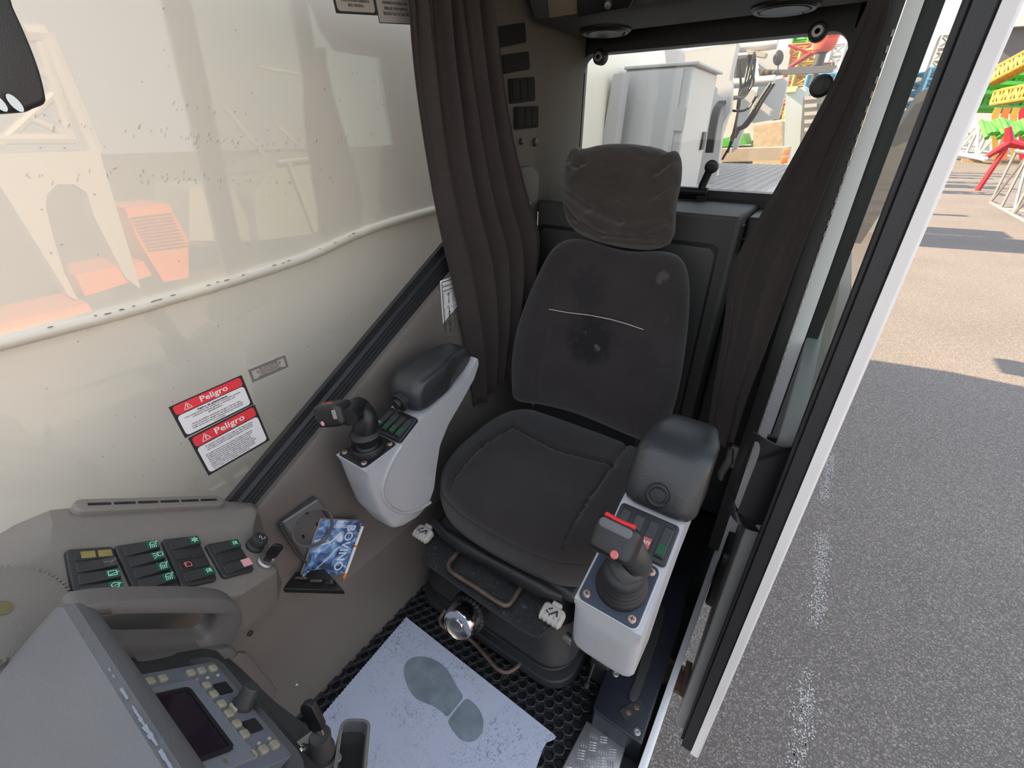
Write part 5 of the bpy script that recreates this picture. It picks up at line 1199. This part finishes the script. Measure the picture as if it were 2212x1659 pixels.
# ------------------------------------------------------------------ outside: ground, boom, yard
ZG = -1.3
am = bpy.data.materials.new('asphalt'); am.use_nodes = True; T = am.node_tree; N_ = T.nodes; L_ = T.links; B_ = N_['Principled BSDF']; B_.inputs['Roughness'].default_value = .85
tx = N_.new('ShaderNodeTexCoord'); v1 = N_.new('ShaderNodeTexVoronoi'); v1.inputs['Scale'].default_value = 165; L_.new(tx.outputs['Object'], v1.inputs['Vector'])
rp_ = N_.new('ShaderNodeValToRGB'); e_ = rp_.color_ramp.elements; e_[0].position = .30; e_[0].color = (.105, .095, .09, 1); e_[1].position = 1.0; e_[1].color = (.33, .29, .255, 1); ee = rp_.color_ramp.elements.new(.78); ee.color = (.17, .15, .135, 1)
sx_ = N_.new('ShaderNodeSeparateColor'); L_.new(v1.outputs['Color'], sx_.inputs[0]); L_.new(sx_.outputs[0], rp_.inputs[0]); n2 = N_.new('ShaderNodeTexNoise'); n2.inputs['Scale'].default_value = .5; L_.new(tx.outputs['Object'], n2.inputs['Vector'])
mr = N_.new('ShaderNodeMapRange'); mr.inputs['To Min'].default_value = .8; mr.inputs['To Max'].default_value = 1.2; L_.new(n2.outputs['Fac'], mr.inputs['Value'])
mm = N_.new('ShaderNodeMix'); mm.data_type = 'RGBA'; mm.blend_type = 'MULTIPLY'; mm.inputs[0].default_value = 1; L_.new(rp_.outputs[0], mm.inputs[6]); L_.new(mr.outputs[0], mm.inputs[7]); L_.new(mm.outputs[2], B_.inputs['Base Color'])
mb = MB(); mb.quad((-60, -60, ZG), (80, -60, ZG), (80, 140, ZG), (-60, 140, ZG)); struct('ground', mb, am, smooth=False)
mb = MB(); rnd = random.Random(4)
for i in range(3000):
    y = rnd.uniform(1.35, 4.6); dens = .5+.5*math.sin(y*5.1)+.3*math.sin(y*11); 
    if rnd.random() > dens: continue
    x = .60+rnd.gauss(0, .022)+.01*math.sin(y*3); r = rnd.uniform(.0018, .006); a0 = rnd.random()*6
    mb.quad(*[(x+r*math.cos(a0+a)*rnd.uniform(.6, 1.2), y+r*math.sin(a0+a)*rnd.uniform(.6, 1.3), ZG+.002) for a in (0, 1, 2.1, 3.2, 4.3, 5.3)])
single('painted_line', mb, mat('worn_line_paint', (.5, .49, .48), .8), 'worn dotted white paint line on the grey asphalt', 'paint line', smooth=False, kind='stuff')
# telescopic boom beside the cab
t = thing('crane_boom', 'huge cream-white crane boom side right outside the left window', 'crane boom', Vector((-1.9, 0, -.9)))
f = Fr((0, -7, 0), (1, 0, 0), (0, 0, 1)); f = Fr((0, 3.35, 0), (1, 0, 0), (0, 0, 1))
def bsec():
    P = [(-1.10, -.2), (-1.10, 1.44)]
    for i in range(1, 15): a = math.radians(170*i/14); P.append((-1.98+.88*math.cos(a), 1.44+.86*math.sin(a)))
    P += [(-2.86, -.2), (-2.5, -.75), (-1.98, -.9), (-1.45, -.75)]
    return P
mb = MB(); mb.rings([[(x, y, z) for x, z in bsec()] for y in (-7, 3.35)]); part('boom_section', mb, M['boom'], t, ang=25)
a, b, c, d = U(-60, 757, x=-1.1), U(300, 664, x=-1.1), U(640, 562, x=-1.1), U(950, 450, x=-1.1)
k0 = (b[2]-a[2])/(b[1]-a[1]); p0 = np.array((-1.1, -1.5, a[2]+k0*(-1.5-a[1]))); k1 = (d[2]-c[2])/(d[1]-c[1]); p1 = np.array((-1.1, 3.3, d[2]+k1*(3.3-d[1])*.3))
Wd = sp_([p0, a, b, c, d, p1], 22)
mb = MB(); mb.tube([p+np.array((.001+.0012*mnoise.noise(Vector((p[1]*40, 0, 0))), 0, .0012*mnoise.noise(Vector((p[1]*55, 3, 0))))) for p in Wd], .0125, 10); part('weld_bead', mb, M['boom'], t, ang=80)
mb = MB()
for p in Wd[8:]:
    for s_ in range(3):
        if rnd.random() < .14: q = p+np.array((.0118, rnd.uniform(-.012, .012), .0085+rnd.uniform(-.001, .001))); mb.box(W0, *q, .002, rnd.uniform(.003, .010), .0012)
part('rust_specks', mb, mat('bead_grime', (.3, .26, .2), .8), t, smooth=False)
mb = MB()
for i in range(130):
    y = rnd.uniform(.0, 1.3); z = rnd.uniform(.55, 1.45); r = rnd.uniform(.0008, .002)
    mb.prism(Fr((-1.0995, y, z), (0, 1, 0), (0, 0, 1)), [(a*rnd.uniform(.6, 1.4), b*rnd.uniform(.6, 1.4)) for a, b in circ(r, 7)], 0, .0006)
for zc, y0, y1, n in ((1.245, .25, .95, 70), (1.165, .2, .8, 60), (1.30, .45, .7, 10)):
    for i in range(n):
        y = rnd.uniform(y0, y1); z = zc+rnd.gauss(0, .006)+.02*math.sin(y*7); L = rnd.uniform(.002, .009)
        mb.box(Fr((-1.0995, y, z), (0, 1, .0), (0, 0, 1)).at(0, 0, 0, -.5+rnd.gauss(0, .3)), 0, 0, 0, .0011, L, .0006)
part('scuff_marks', mb, mat('scuff_grey', (.56, .54, .50), .7), t, smooth=False, kind=None)

def pl(name, label, cat, px, y, th, mt, group=None, bev=0., **k):
    f = Fr((0, y, 0), (1, 0, 0), (0, 0, 1)); P = [f.loc(U(u, v, y=y))[:2] for u, v in px]
    mb = MB(); mb.prism(f, P, -th, 0, bev); return single(name, mb, mt, label, cat, group, **k)
def pp_(px, y, th, mb, bev=0.):
    f = Fr((0, y, 0), (1, 0, 0), (0, 0, 1)); P = [f.loc(U(u, v, y=y))[:2] for u, v in px]; mb.prism(f, P, -th, 0, bev); return mb
# white switch cabinet behind the cab
yc = 2.6
A, B = U(1351, 151, y=yc), U(1499, 141, y=yc); X0, X1, ZT = A[0], B[0], A[2]
t = thing('white_cabinet', 'tall white metal cabinet just outside the rear window', 'cabinet', Vector(((X0+X1)/2, yc+.35, .935)))
Yb = yc*(X1/yc)/(U(1553, 150, y=yc)[0]/yc)
mb = MB(); mb.box(W0, (X0+X1)/2, (yc+Yb)/2, (ZT+.935)/2, X1-X0, Yb-yc, ZT-.935); part('body', mb, M['crane'], t, bevel=.01)
Xd = U(1479, 141, y=yc)[0]; f = Fr((0, yc, 0), (1, 0, 0), (0, 0, 1))
mb = MB(); mb.prism(f, [(X0+.004, .95), (Xd, .95), (Xd, ZT-.012), (X0+.004, ZT-.012)], 0, .012, .004); part('door', mb, M['crane'], t)
mb = MB(); mb.prism(f, [(Xd+.002, .95), (Xd+.006, .95), (Xd+.006, ZT-.05), (Xd+.002, ZT-.05)], 0, .002); mb.box(f, X1-.02, ZT-.22, .006, .05, .1, .012); part('hinge', mb, M['crane'], t, smooth=False)
mb = MB(); mb.box(W0, (X0+X1)/2+.01, (yc+Yb)/2, ZT+.007, X1-X0+.03, Yb-yc+.02, .014); part('lid', mb, M['crane'], t, bevel=.004)
g = Fr((X1, 0, 0), (0, 1, 0), (0, 0, 1)); mb = MB(); mb.box(g, Yb-.08, ZT-.32, .006, .05, .09, .012); part('latch', mb, M['dark'], t)
PAR = thing('crane_superstructure', 'white crane machinery with tubes, hoses and deck outside the rear window', 'crane', Vector((-1, 4, .9)))
pl('white_post', 'narrow white post left of the white cabinet', 'post', [(1325, 160), (1347, 158), (1325, 330), (1296, 330)], 2.45, .08, M['crane'])
mb = MB(); mb.box(W0, -2.45, 4.72, .45, 1.9, 2.56, 2.9); single('counterweight', mb, M['crane'], 'big pale counterweight block behind the boom', 'counterweight', bevel=.04)
pl('crane_panel', 'large flat white crane plate right of the white cabinet', 'crane panel', [(1480, 110), (1592, 92), (1576, 165), (1568, 250), (1540, 345), (1515, 420), (1480, 420)], 3.9, .12, M['crane'])
pl('bracket_or_shade_plate', 'creased white bracket plate in front of the hoses', 'crane panel', [(1555, 170), (1582, 175), (1578, 240), (1562, 268), (1548, 380), (1525, 405), (1540, 250)], 3.6, .06, M['crane'])
def pipe(name, label, cat, pts, r, mt, group=None, n=10):
    mb = MB(); mb.tube(sp_([U(u, v, y=y) for u, v, y in pts], 6), r, n); return single(name, mb, mt, label, cat, group, ang=60)
pipe('white_pipe', 'upper horizontal white crane tube seen through the rear window', 'pipe', [(1588, 103, 4.5), (1640, 99, 4.5), (1680, 94, 4.5)], .035, M['crane'], 'white crane tubes')
pipe('white_pipe', 'lower horizontal white crane tube with a rounded end', 'pipe', [(1582, 181, 4.5), (1630, 177, 4.5), (1673, 173, 4.5)], .035, M['crane'], 'white crane tubes')
for k, (dx, lab) in enumerate(((0, 'leftmost of the black hydraulic hoses by the white plate'), (5, 'middle one of the black hydraulic hoses by the white plate'), (10, 'rightmost of the black hydraulic hoses by the white plate'))):
    pipe('hydraulic_hose', lab, 'hose', [(1527+dx, 330, 3.5), (1536+dx, 270, 3.5), (1548+dx, 228, 3.55), (1575+dx, 212, 3.8), (1600+dx, 205, 4.2), (1615+dx*1.2, 150, 4.3), (1618+dx*1.2, 118, 4.3)], .012, M['black'], 'hoses outside the rear window', 8)
for k, (dx, lab) in enumerate(((0, 'left of the two black hoses running down to the small white frame'), (7, 'right of the two black hoses running down to the small white frame'))):
    pipe('hydraulic_hose', lab, 'hose', [(1665+dx, 180, 4.4), (1640+dx, 218, 4.4), (1622+dx, 250, 4.4), (1605+dx, 272, 4.4), (1590+dx, 280, 4.4), (1580+dx, 298, 4.4)], .013, M['black'], 'hoses outside the rear window', 8)
pl('crane_panel', 'white rounded crane plate below the light bar', 'crane panel', [(1640, 180), (1705, 165), (1682, 256), (1625, 266), (1622, 255)], 4.9, .05, M['crane'])
pl('crane_panel', 'upper white crane plate behind the round mirror', 'crane panel', [(1632, 110), (1700, 106), (1706, 118), (1700, 150), (1640, 150)], 5.0, .05, M['crane'])
pl('crane_panel', 'white upright crane frame plate beside the hoses', 'crane panel', [(1598, 215), (1620, 190), (1632, 200), (1612, 262), (1592, 320), (1580, 330)], 4.7, .05, M['crane'])
pl('crane_panel', 'grey-green machinery plate between the black hoses', 'crane panel', [(1590, 120), (1612, 118), (1608, 172), (1584, 172)], 4.8, .2, M['dgrey'])
for k, (a_, lab) in enumerate((([(1572, 330), (1590, 262), (1600, 200), (1598, 140)], 'thin black cable left of the hose bundle'), ([(1560, 345), (1584, 300), (1592, 250)], 'short black cable low beside the white plate'), ([(1630, 112), (1622, 150), (1628, 175), (1612, 205)], 'looped black cable behind the upper white tube'), ([(1636, 205), (1618, 232), (1600, 240), (1575, 238)], 'black cable crossing the white frame plate'))):
    pipe('cable', lab, 'cable', [(u, v, 4.25) for u, v in a_], .009, M['black'], None, 6)
pl('bracket_or_shade_plate', 'dark block painted as the shade behind the hoses', 'crane panel', [(1592, 128), (1628, 122), (1622, 178), (1590, 180)], 4.75, .15, M['dark'])  # no bracket: dark colour stands in for the shade between the hoses
pl('bracket_or_shade_plate', 'dark plate painted as the shade under the lower white tube', 'crane panel', [(1596, 190), (1616, 188), (1606, 232), (1590, 236)], 4.75, .1, M['dark'])  # shade below the tube, put in as a dark plate
pl('crane_panel', 'sand-coloured shelf plate at the top of the hoses', 'crane panel', [(1612, 106), (1655, 114), (1650, 124), (1614, 118)], 4.4, .1, mat('sand_plate', (.45, .37, .28), .6))
pl('light_bar', 'dark lamp bar with round lights in the rear window', 'light bar', [(1637, 148), (1808, 140), (1796, 156), (1640, 164)], 5.2, .05, M['dgrey'])
for k, (u, v, lab) in enumerate(((1648, 156, 'left round lamp of the dark lamp bar'), (1658, 156, 'middle round lamp of the dark lamp bar'), (1673, 156, 'right round lamp of the dark lamp bar'))):
    mb = MB(); mb.lathe(Fr(U(u, v, y=5.19), (1, 0, 0), (0, 0, 1)), [(.02, -.01), (.02, .01), (.001, .014)], 16); single('round_lamp', mb, M['amber'], lab, 'lamp', group='lamps on the bar', ang=40)
mb = MB(); g = Fr(U(1681, 125, y=4.6), nrm((.9, 0, .25)), nrm((-.25, 0, 1))); mb.lathe(g, [(.045, -.01), (.045, .006), (.04, .01), (.001, .011)], 24); mb.v = [tuple(g.p(g.loc(p)[0]*.78, g.loc(p)[1]*1.1, g.loc(p)[2])) for p in mb.v]; mb.tube([g.p(0, -.05, 0), g.p(-.01, -.12, 0)], .005, 6)
single('round_mirror', mb, M['dark'], 'small dark oval mirror on a red stem', 'mirror', ang=40)
t = thing('beacon_lamp', 'orange-red warning beacon on a dark post in the rear window', 'beacon', Vector(U(1775, 160, y=6)))
g = Fr(U(1776, 108, y=6.0), (1, 0, 0), (0, 1, 0)); mb = MB(); mb.lathe(g, [(.06, -.02), (.085, .0), (.10, .05), (.10, .14), (.07, .19), (.001, .2)], 24, shear=(.12, 0)); part('dome', mb, mat('beacon_red', (.75, .09, .05), .25), t)
mb = MB(); mb.lathe(g, [(.03, -.28), (.03, -.14), (.045, -.12), (.045, -.03), (.06, -.02)], 16); part('post', mb, M['dark'], t)
mb = MB(); mb.tube([g.p(-.09, 0, -.02), g.p(-.24, .0, -.12)], .02, 8); mb.tube([g.p(-.06, 0, -.03), g.p(-.3, 0, .06)], .012, 8); part('side_bracket', mb, M['redp'], t)

# chequered crane deck behind the cab
mb = MB(); zD = .93; a = U(1510, 430, z=zD); D4 = [(-1.05, 2.2), (-.08, 2.2), (-.5, 6.2), (-1.75, 6.2), (-1.05, 3.6)]
mb.prism(Fr((0, 0, zD), (1, 0, 0), (0, 1, 0)), D4, -.05, 0); mb.cur = 1
for j in range(95):
    y = 2.9+j*.035
    for i in range(22):
        x = -1.9+i*.07+(.035 if j % 2 else 0)
        if inside(x, y, D4) and x > -.26*y+.0-.6:
            mb.box(Fr((x, y, zD), nrm((1, .5 if j % 2 else -.5, 0)), (0, 1, 0)), 0, 0, .002, .045, .009, .004)
single('crane_deck', mb, [mat('deck_plate', (.42, .39, .38), .6, var=.12, vscale=4), mat('deck_ribs', (.5, .47, .45), .5)], 'chequered pale crane deck plate outside the rear window', 'deck', smooth=False)
pl('deck_edge_box', 'low sandy box edge beyond the chequered deck', 'crane part', [(1545, 322), (1700, 318), (1696, 346), (1556, 350)], 6.6, .5, mat('sandy_panel', (.42, .33, .24), .7, var=.1))
for k, (a, lab) in enumerate((([(1693, 322), (1706, 321), (1703, 334), (1690, 335)], 'upper small orange marker lamp at the deck edge'), ([(1689, 338), (1703, 337), (1700, 352), (1686, 353)], 'lower small orange marker lamp at the deck edge'))):
    pl('marker_lamp', lab, 'lamp', a, 6.3, .04, M['oran'], 'orange marker lamps', .006)

PAR = None
# yard: lattice sections, machines, buildings
def lattice(name, label, p0, p1, wd, ht, n, r, mt, cat='lattice section', group=None, up=(0, 0, 1)):
    p0, p1 = np.array(p0, float), np.array(p1, float); f = Fr(p0, p1-p0, np.cross(up, p1-p0)); L = np.linalg.norm(p1-p0); mb = MB()
    C4 = [(-wd/2, 0), (wd/2, 0), (wd/2, ht), (-wd/2, ht)]
    for a, b in C4: mb.tube([f.p(0, a, b), f.p(L, a, b)], r*1.4, 6)
    for i in range(n+1):
        x = L*i/n
        for k in range(4):
            a, b = C4[k], C4[(k+1) % 4]; mb.tube([f.p(x, *a), f.p(x, *b)], r, 4)
            if i < n: q, s_ = (a, b) if i % 2 else (b, a); mb.tube([f.p(x, *q), f.p(x+L/n, *s_)], r, 4)
    return single(name, mb, mt, label, cat, group, ang=50)
def gz(u, v, dz=0.): return U(u, v, z=ZG+dz)
a, b = gz(2150, 352, .1), gz(2095, 300, .1)
lattice('lattice_boom', 'white lattice boom section lying on the yard, end towards the camera', a+np.array((1.2, 0, .3)), a+np.array((-3.2, 19, 1.2)), 4.0, 2.4, 9, .13, M['crane'])
a, b = gz(2150, 440, .0), gz(2300, 540, .0)
lattice('lattice_truss', 'dark grey steel lattice frame standing on the sunny asphalt', a+np.array((.75, .3, 0)), b+np.array((1.1, -1, 0)), 1.7, 1.9, 6, .045, mat('grey_steel', (.2, .19, .2), .5))
def yb(name, label, cat, px, y, th, mt, group=None): return pl(name, label, cat, px, y, th, mt, group, smooth=False)
yb('warehouse', 'dark grey warehouse wall across the yard at the far right', 'building', [(2040, 60), (2400, 40), (2400, 190), (2030, 190)], 95, 8, M['dgrey'])
yb('white_roof_band', 'white band above the dark warehouse wall', 'roof edge', [(2100, 40), (2400, 8), (2400, 42), (2100, 64)], 94, 3, M['crane'])
yb('white_container', 'white low container behind the white lattice section', 'container', [(2085, 232), (2190, 228), (2190, 315), (2085, 318)], 88, 4, M['crane'])
for k, (v0, lab, y) in enumerate(((178, 'uppermost lime green boom section stacked at the far right', 66), (200, 'middle lime green boom section stacked at the far right', 63), (222, 'lowest lime green boom section stacked at the far right', 60))):
    A_ = U(2070, v0+12, y=y); B_ = U(2330, v0+14, y=y); lattice('green_boom', lab, A_, B_+np.array((0, 3, 0)), 1.8, 1.0, 14, .22, M['lgreen'], 'boom section', 'lime green boom sections')
for k, (p, q, lab) in enumerate((((2140, 182), (2260, 120), 'upper yellow lattice jib leaning over the green sections'), ((2150, 225), (2270, 205), 'lower yellow lattice jib above the orange fence panels'))):
    lattice('yellow_jib', lab, U(*p, y=58), U(*q, y=55), .9, .9, 12, .09, M['yellow'], 'lattice jib', 'yellow lattice jibs')
for k, (u, mt, lab) in enumerate(((2150, 'yellow', 'leftmost yellow panel of the coloured fence'), (2170, 'oranf', 'orange panel of the coloured fence'), (2190, 'yellow', 'right yellow panel of the coloured fence'), (2208, 'redp', 'red panel of the coloured fence'))):
    yb('fence_panel', lab, 'panel', [(u, 232), (u+15, 233), (u+8, 250), (u+6, 345), (u-6, 345), (u-8, 249)], 52, .1, M[mt], 'coloured fence panels')
mb = MB()
for k in range(12):
    u = 2118+k*9; mb.tube([U(u, 262+4*math.sin(k), y=50), U(u+14, 292+6*math.cos(k*2), y=48)], .16, 5)
single('strut_pile', mb, M['lgreen'], 'tangle of thin lime green struts piled under the coloured panels', 'struts', kind='stuff')
t = thing('red_propeller_frame', 'bright red three-armed steel piece beside the white lattice', 'steel part', Vector(gz(2180, 350)))
c = U(2180, 308, y=33); mb = MB()
for a_, L in ((2.0, .7), (-.25, .75), (-2.3, .8)): mb.tube([c, c+L*np.array((math.cos(a_), 0, math.sin(a_)))], [.2, .12], 8)
mb.tube([c, (c[0]-.3, c[1], ZG)], .12, 6); part('arms', mb, M['redp'], t)
for k, (u, v, w_, lab) in enumerate(((2105, 350, 60, 'long weathered timber beam under the white lattice section'), (2180, 352, 50, 'short weathered timber beam under the red steel piece'))):
    P = gz(u, v); mb = MB(); mb.box(W0, P[0]+.6, P[1], ZG+.12, 3.2, .3, .25); single('timber_beam', mb, M['wood'], lab, 'beam', group='timber beams', smooth=False)
# yard clutter through the rear window
t = thing('green_crane', 'lime green mobile crane with dark wheels parked in the yard', 'crane', Vector(U(1640, 335, y=24)))
mb = MB(); pp_([(1560, 300), (1605, 288), (1612, 312), (1560, 318)], 22, 1.5, mb); pp_([(1625, 303), (1700, 300), (1696, 314), (1622, 316)], 23, 1.5, mb); part('chassis', mb, M['lgreen'], t, smooth=False)
mb = MB(); pp_([(1660, 262), (1700, 256), (1690, 300), (1655, 302)], 23.2, 1.5, mb); pp_([(1700, 190), (1712, 188), (1700, 300), (1690, 300)], 21, .4, mb); part('cab', mb, M['crane'], t, smooth=False)
mb = MB(); pp_([(1632, 284), (1656, 282), (1654, 305), (1628, 306)], 22.8, .6, mb); part('wheel_drum', mb, mat('brown_red', (.16, .06, .05), .6), t, smooth=False)
mb = MB(); pp_([(1560, 316), (1720, 312), (1712, 445), (1560, 445)], 24, 1.5, mb); part('underbody', mb, M['dark'], t, smooth=False)
t = thing('truck', 'pale truck cab with yellow roof visor in the rear window', 'truck', Vector(U(1710, 345, y=17))); part('cab', pp_([(1697, 196), (1742, 186), (1730, 260), (1715, 520), (1690, 520)], 17, 1.2, MB()), mat('glassy_cab', (.42, .47, .47), .3), t, smooth=False); part('roof_visor', pp_([(1693, 193), (1700, 187), (1722, 186), (1718, 198), (1694, 200)], 16.9, .3, MB()), mat('pale_yellow', (.75, .7, .3), .4), t, smooth=False)
t = thing('slatted_truck', 'dark slatted truck body near the right curtain', 'truck body', Vector(U(1760, 330, y=15)))
mb = pp_([(1735, 210), (1800, 200), (1790, 540), (1712, 540)], 15, 2, MB()); part('body', mb, M['dgrey'], t, smooth=False)
for k in range(5): mb = pp_([(1738, 208+k*17), (1765, 206+k*17), (1764, 214+k*17), (1737, 216+k*17)], 14.9, .05, MB()); part('slat', mb, M['stickergrey'], t, smooth=False)
for u, vt, y, wd_, mt, lab in ((1712, 100, 36, 1.1, 'oranf', 'orange lattice mast standing left of the beacon'), (1733, 112, 33, 1.0, 'yellow', 'yellow lattice mast standing just left of the beacon'), (1722, 60, 42, .9, 'lgreen', 'tall green lattice mast at the top of the rear window'),
                              (1748, 165, 30, 1.2, 'bluep', 'short blue lattice mast left of the round black knob'), (1775, 172, 34, 1.2, 'bluep', 'short blue lattice mast behind the round black knob'), (1800, 98, 45, .8, 'crane', 'white lattice mast at the right end of the rear window'), (1760, 140, 40, 1.0, 'rust', 'rust-brown lattice mast below the beacon')):
    P = U(u, vt, y=y); lattice('lattice_mast', lab, (P[0], y, ZG), (P[0], y+.01, P[2]), wd_, wd_, 12, .07, M[mt], 'lattice mast', up=(1, 0, 0))
yb('far_wall', 'pale low wall along the horizon behind the yard', 'wall', [(1560, 200), (2040, 155), (2040, 330), (1560, 330)], 110, 1, M['concrete'])
yb('timber_stack', 'brown stack of timber below the white crane plate', 'timber stack', [(1628, 272), (1690, 262), (1688, 480), (1622, 480)], 20, 1, M['wood'])

# crane carrier on the door side: sunlit, mirrored in the side window
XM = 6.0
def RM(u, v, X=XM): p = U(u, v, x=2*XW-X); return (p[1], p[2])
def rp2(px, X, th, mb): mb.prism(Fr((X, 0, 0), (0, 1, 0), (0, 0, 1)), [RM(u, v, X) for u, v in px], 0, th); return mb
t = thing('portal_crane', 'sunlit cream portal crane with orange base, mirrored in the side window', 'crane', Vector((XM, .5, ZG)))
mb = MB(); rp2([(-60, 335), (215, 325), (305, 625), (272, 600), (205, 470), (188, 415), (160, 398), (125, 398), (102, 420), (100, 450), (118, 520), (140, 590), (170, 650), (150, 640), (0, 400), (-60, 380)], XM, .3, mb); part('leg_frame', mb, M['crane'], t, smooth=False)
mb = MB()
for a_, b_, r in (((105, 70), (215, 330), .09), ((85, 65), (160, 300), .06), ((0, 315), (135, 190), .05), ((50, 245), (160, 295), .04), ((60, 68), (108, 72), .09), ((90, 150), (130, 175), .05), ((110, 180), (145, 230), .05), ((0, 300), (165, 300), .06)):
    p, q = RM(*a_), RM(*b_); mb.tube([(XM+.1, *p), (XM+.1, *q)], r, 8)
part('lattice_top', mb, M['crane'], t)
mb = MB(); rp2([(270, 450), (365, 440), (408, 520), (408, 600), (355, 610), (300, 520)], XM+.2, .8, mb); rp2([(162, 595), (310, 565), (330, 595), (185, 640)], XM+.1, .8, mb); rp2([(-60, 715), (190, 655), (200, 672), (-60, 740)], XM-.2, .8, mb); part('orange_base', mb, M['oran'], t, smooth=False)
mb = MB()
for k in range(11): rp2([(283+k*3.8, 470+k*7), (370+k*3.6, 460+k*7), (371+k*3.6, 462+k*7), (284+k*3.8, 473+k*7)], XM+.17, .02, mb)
part('grille_slats', mb, mat('grille_brown', (.25, .08, .05), .6), t, smooth=False)  # dark brown slats across the orange grille
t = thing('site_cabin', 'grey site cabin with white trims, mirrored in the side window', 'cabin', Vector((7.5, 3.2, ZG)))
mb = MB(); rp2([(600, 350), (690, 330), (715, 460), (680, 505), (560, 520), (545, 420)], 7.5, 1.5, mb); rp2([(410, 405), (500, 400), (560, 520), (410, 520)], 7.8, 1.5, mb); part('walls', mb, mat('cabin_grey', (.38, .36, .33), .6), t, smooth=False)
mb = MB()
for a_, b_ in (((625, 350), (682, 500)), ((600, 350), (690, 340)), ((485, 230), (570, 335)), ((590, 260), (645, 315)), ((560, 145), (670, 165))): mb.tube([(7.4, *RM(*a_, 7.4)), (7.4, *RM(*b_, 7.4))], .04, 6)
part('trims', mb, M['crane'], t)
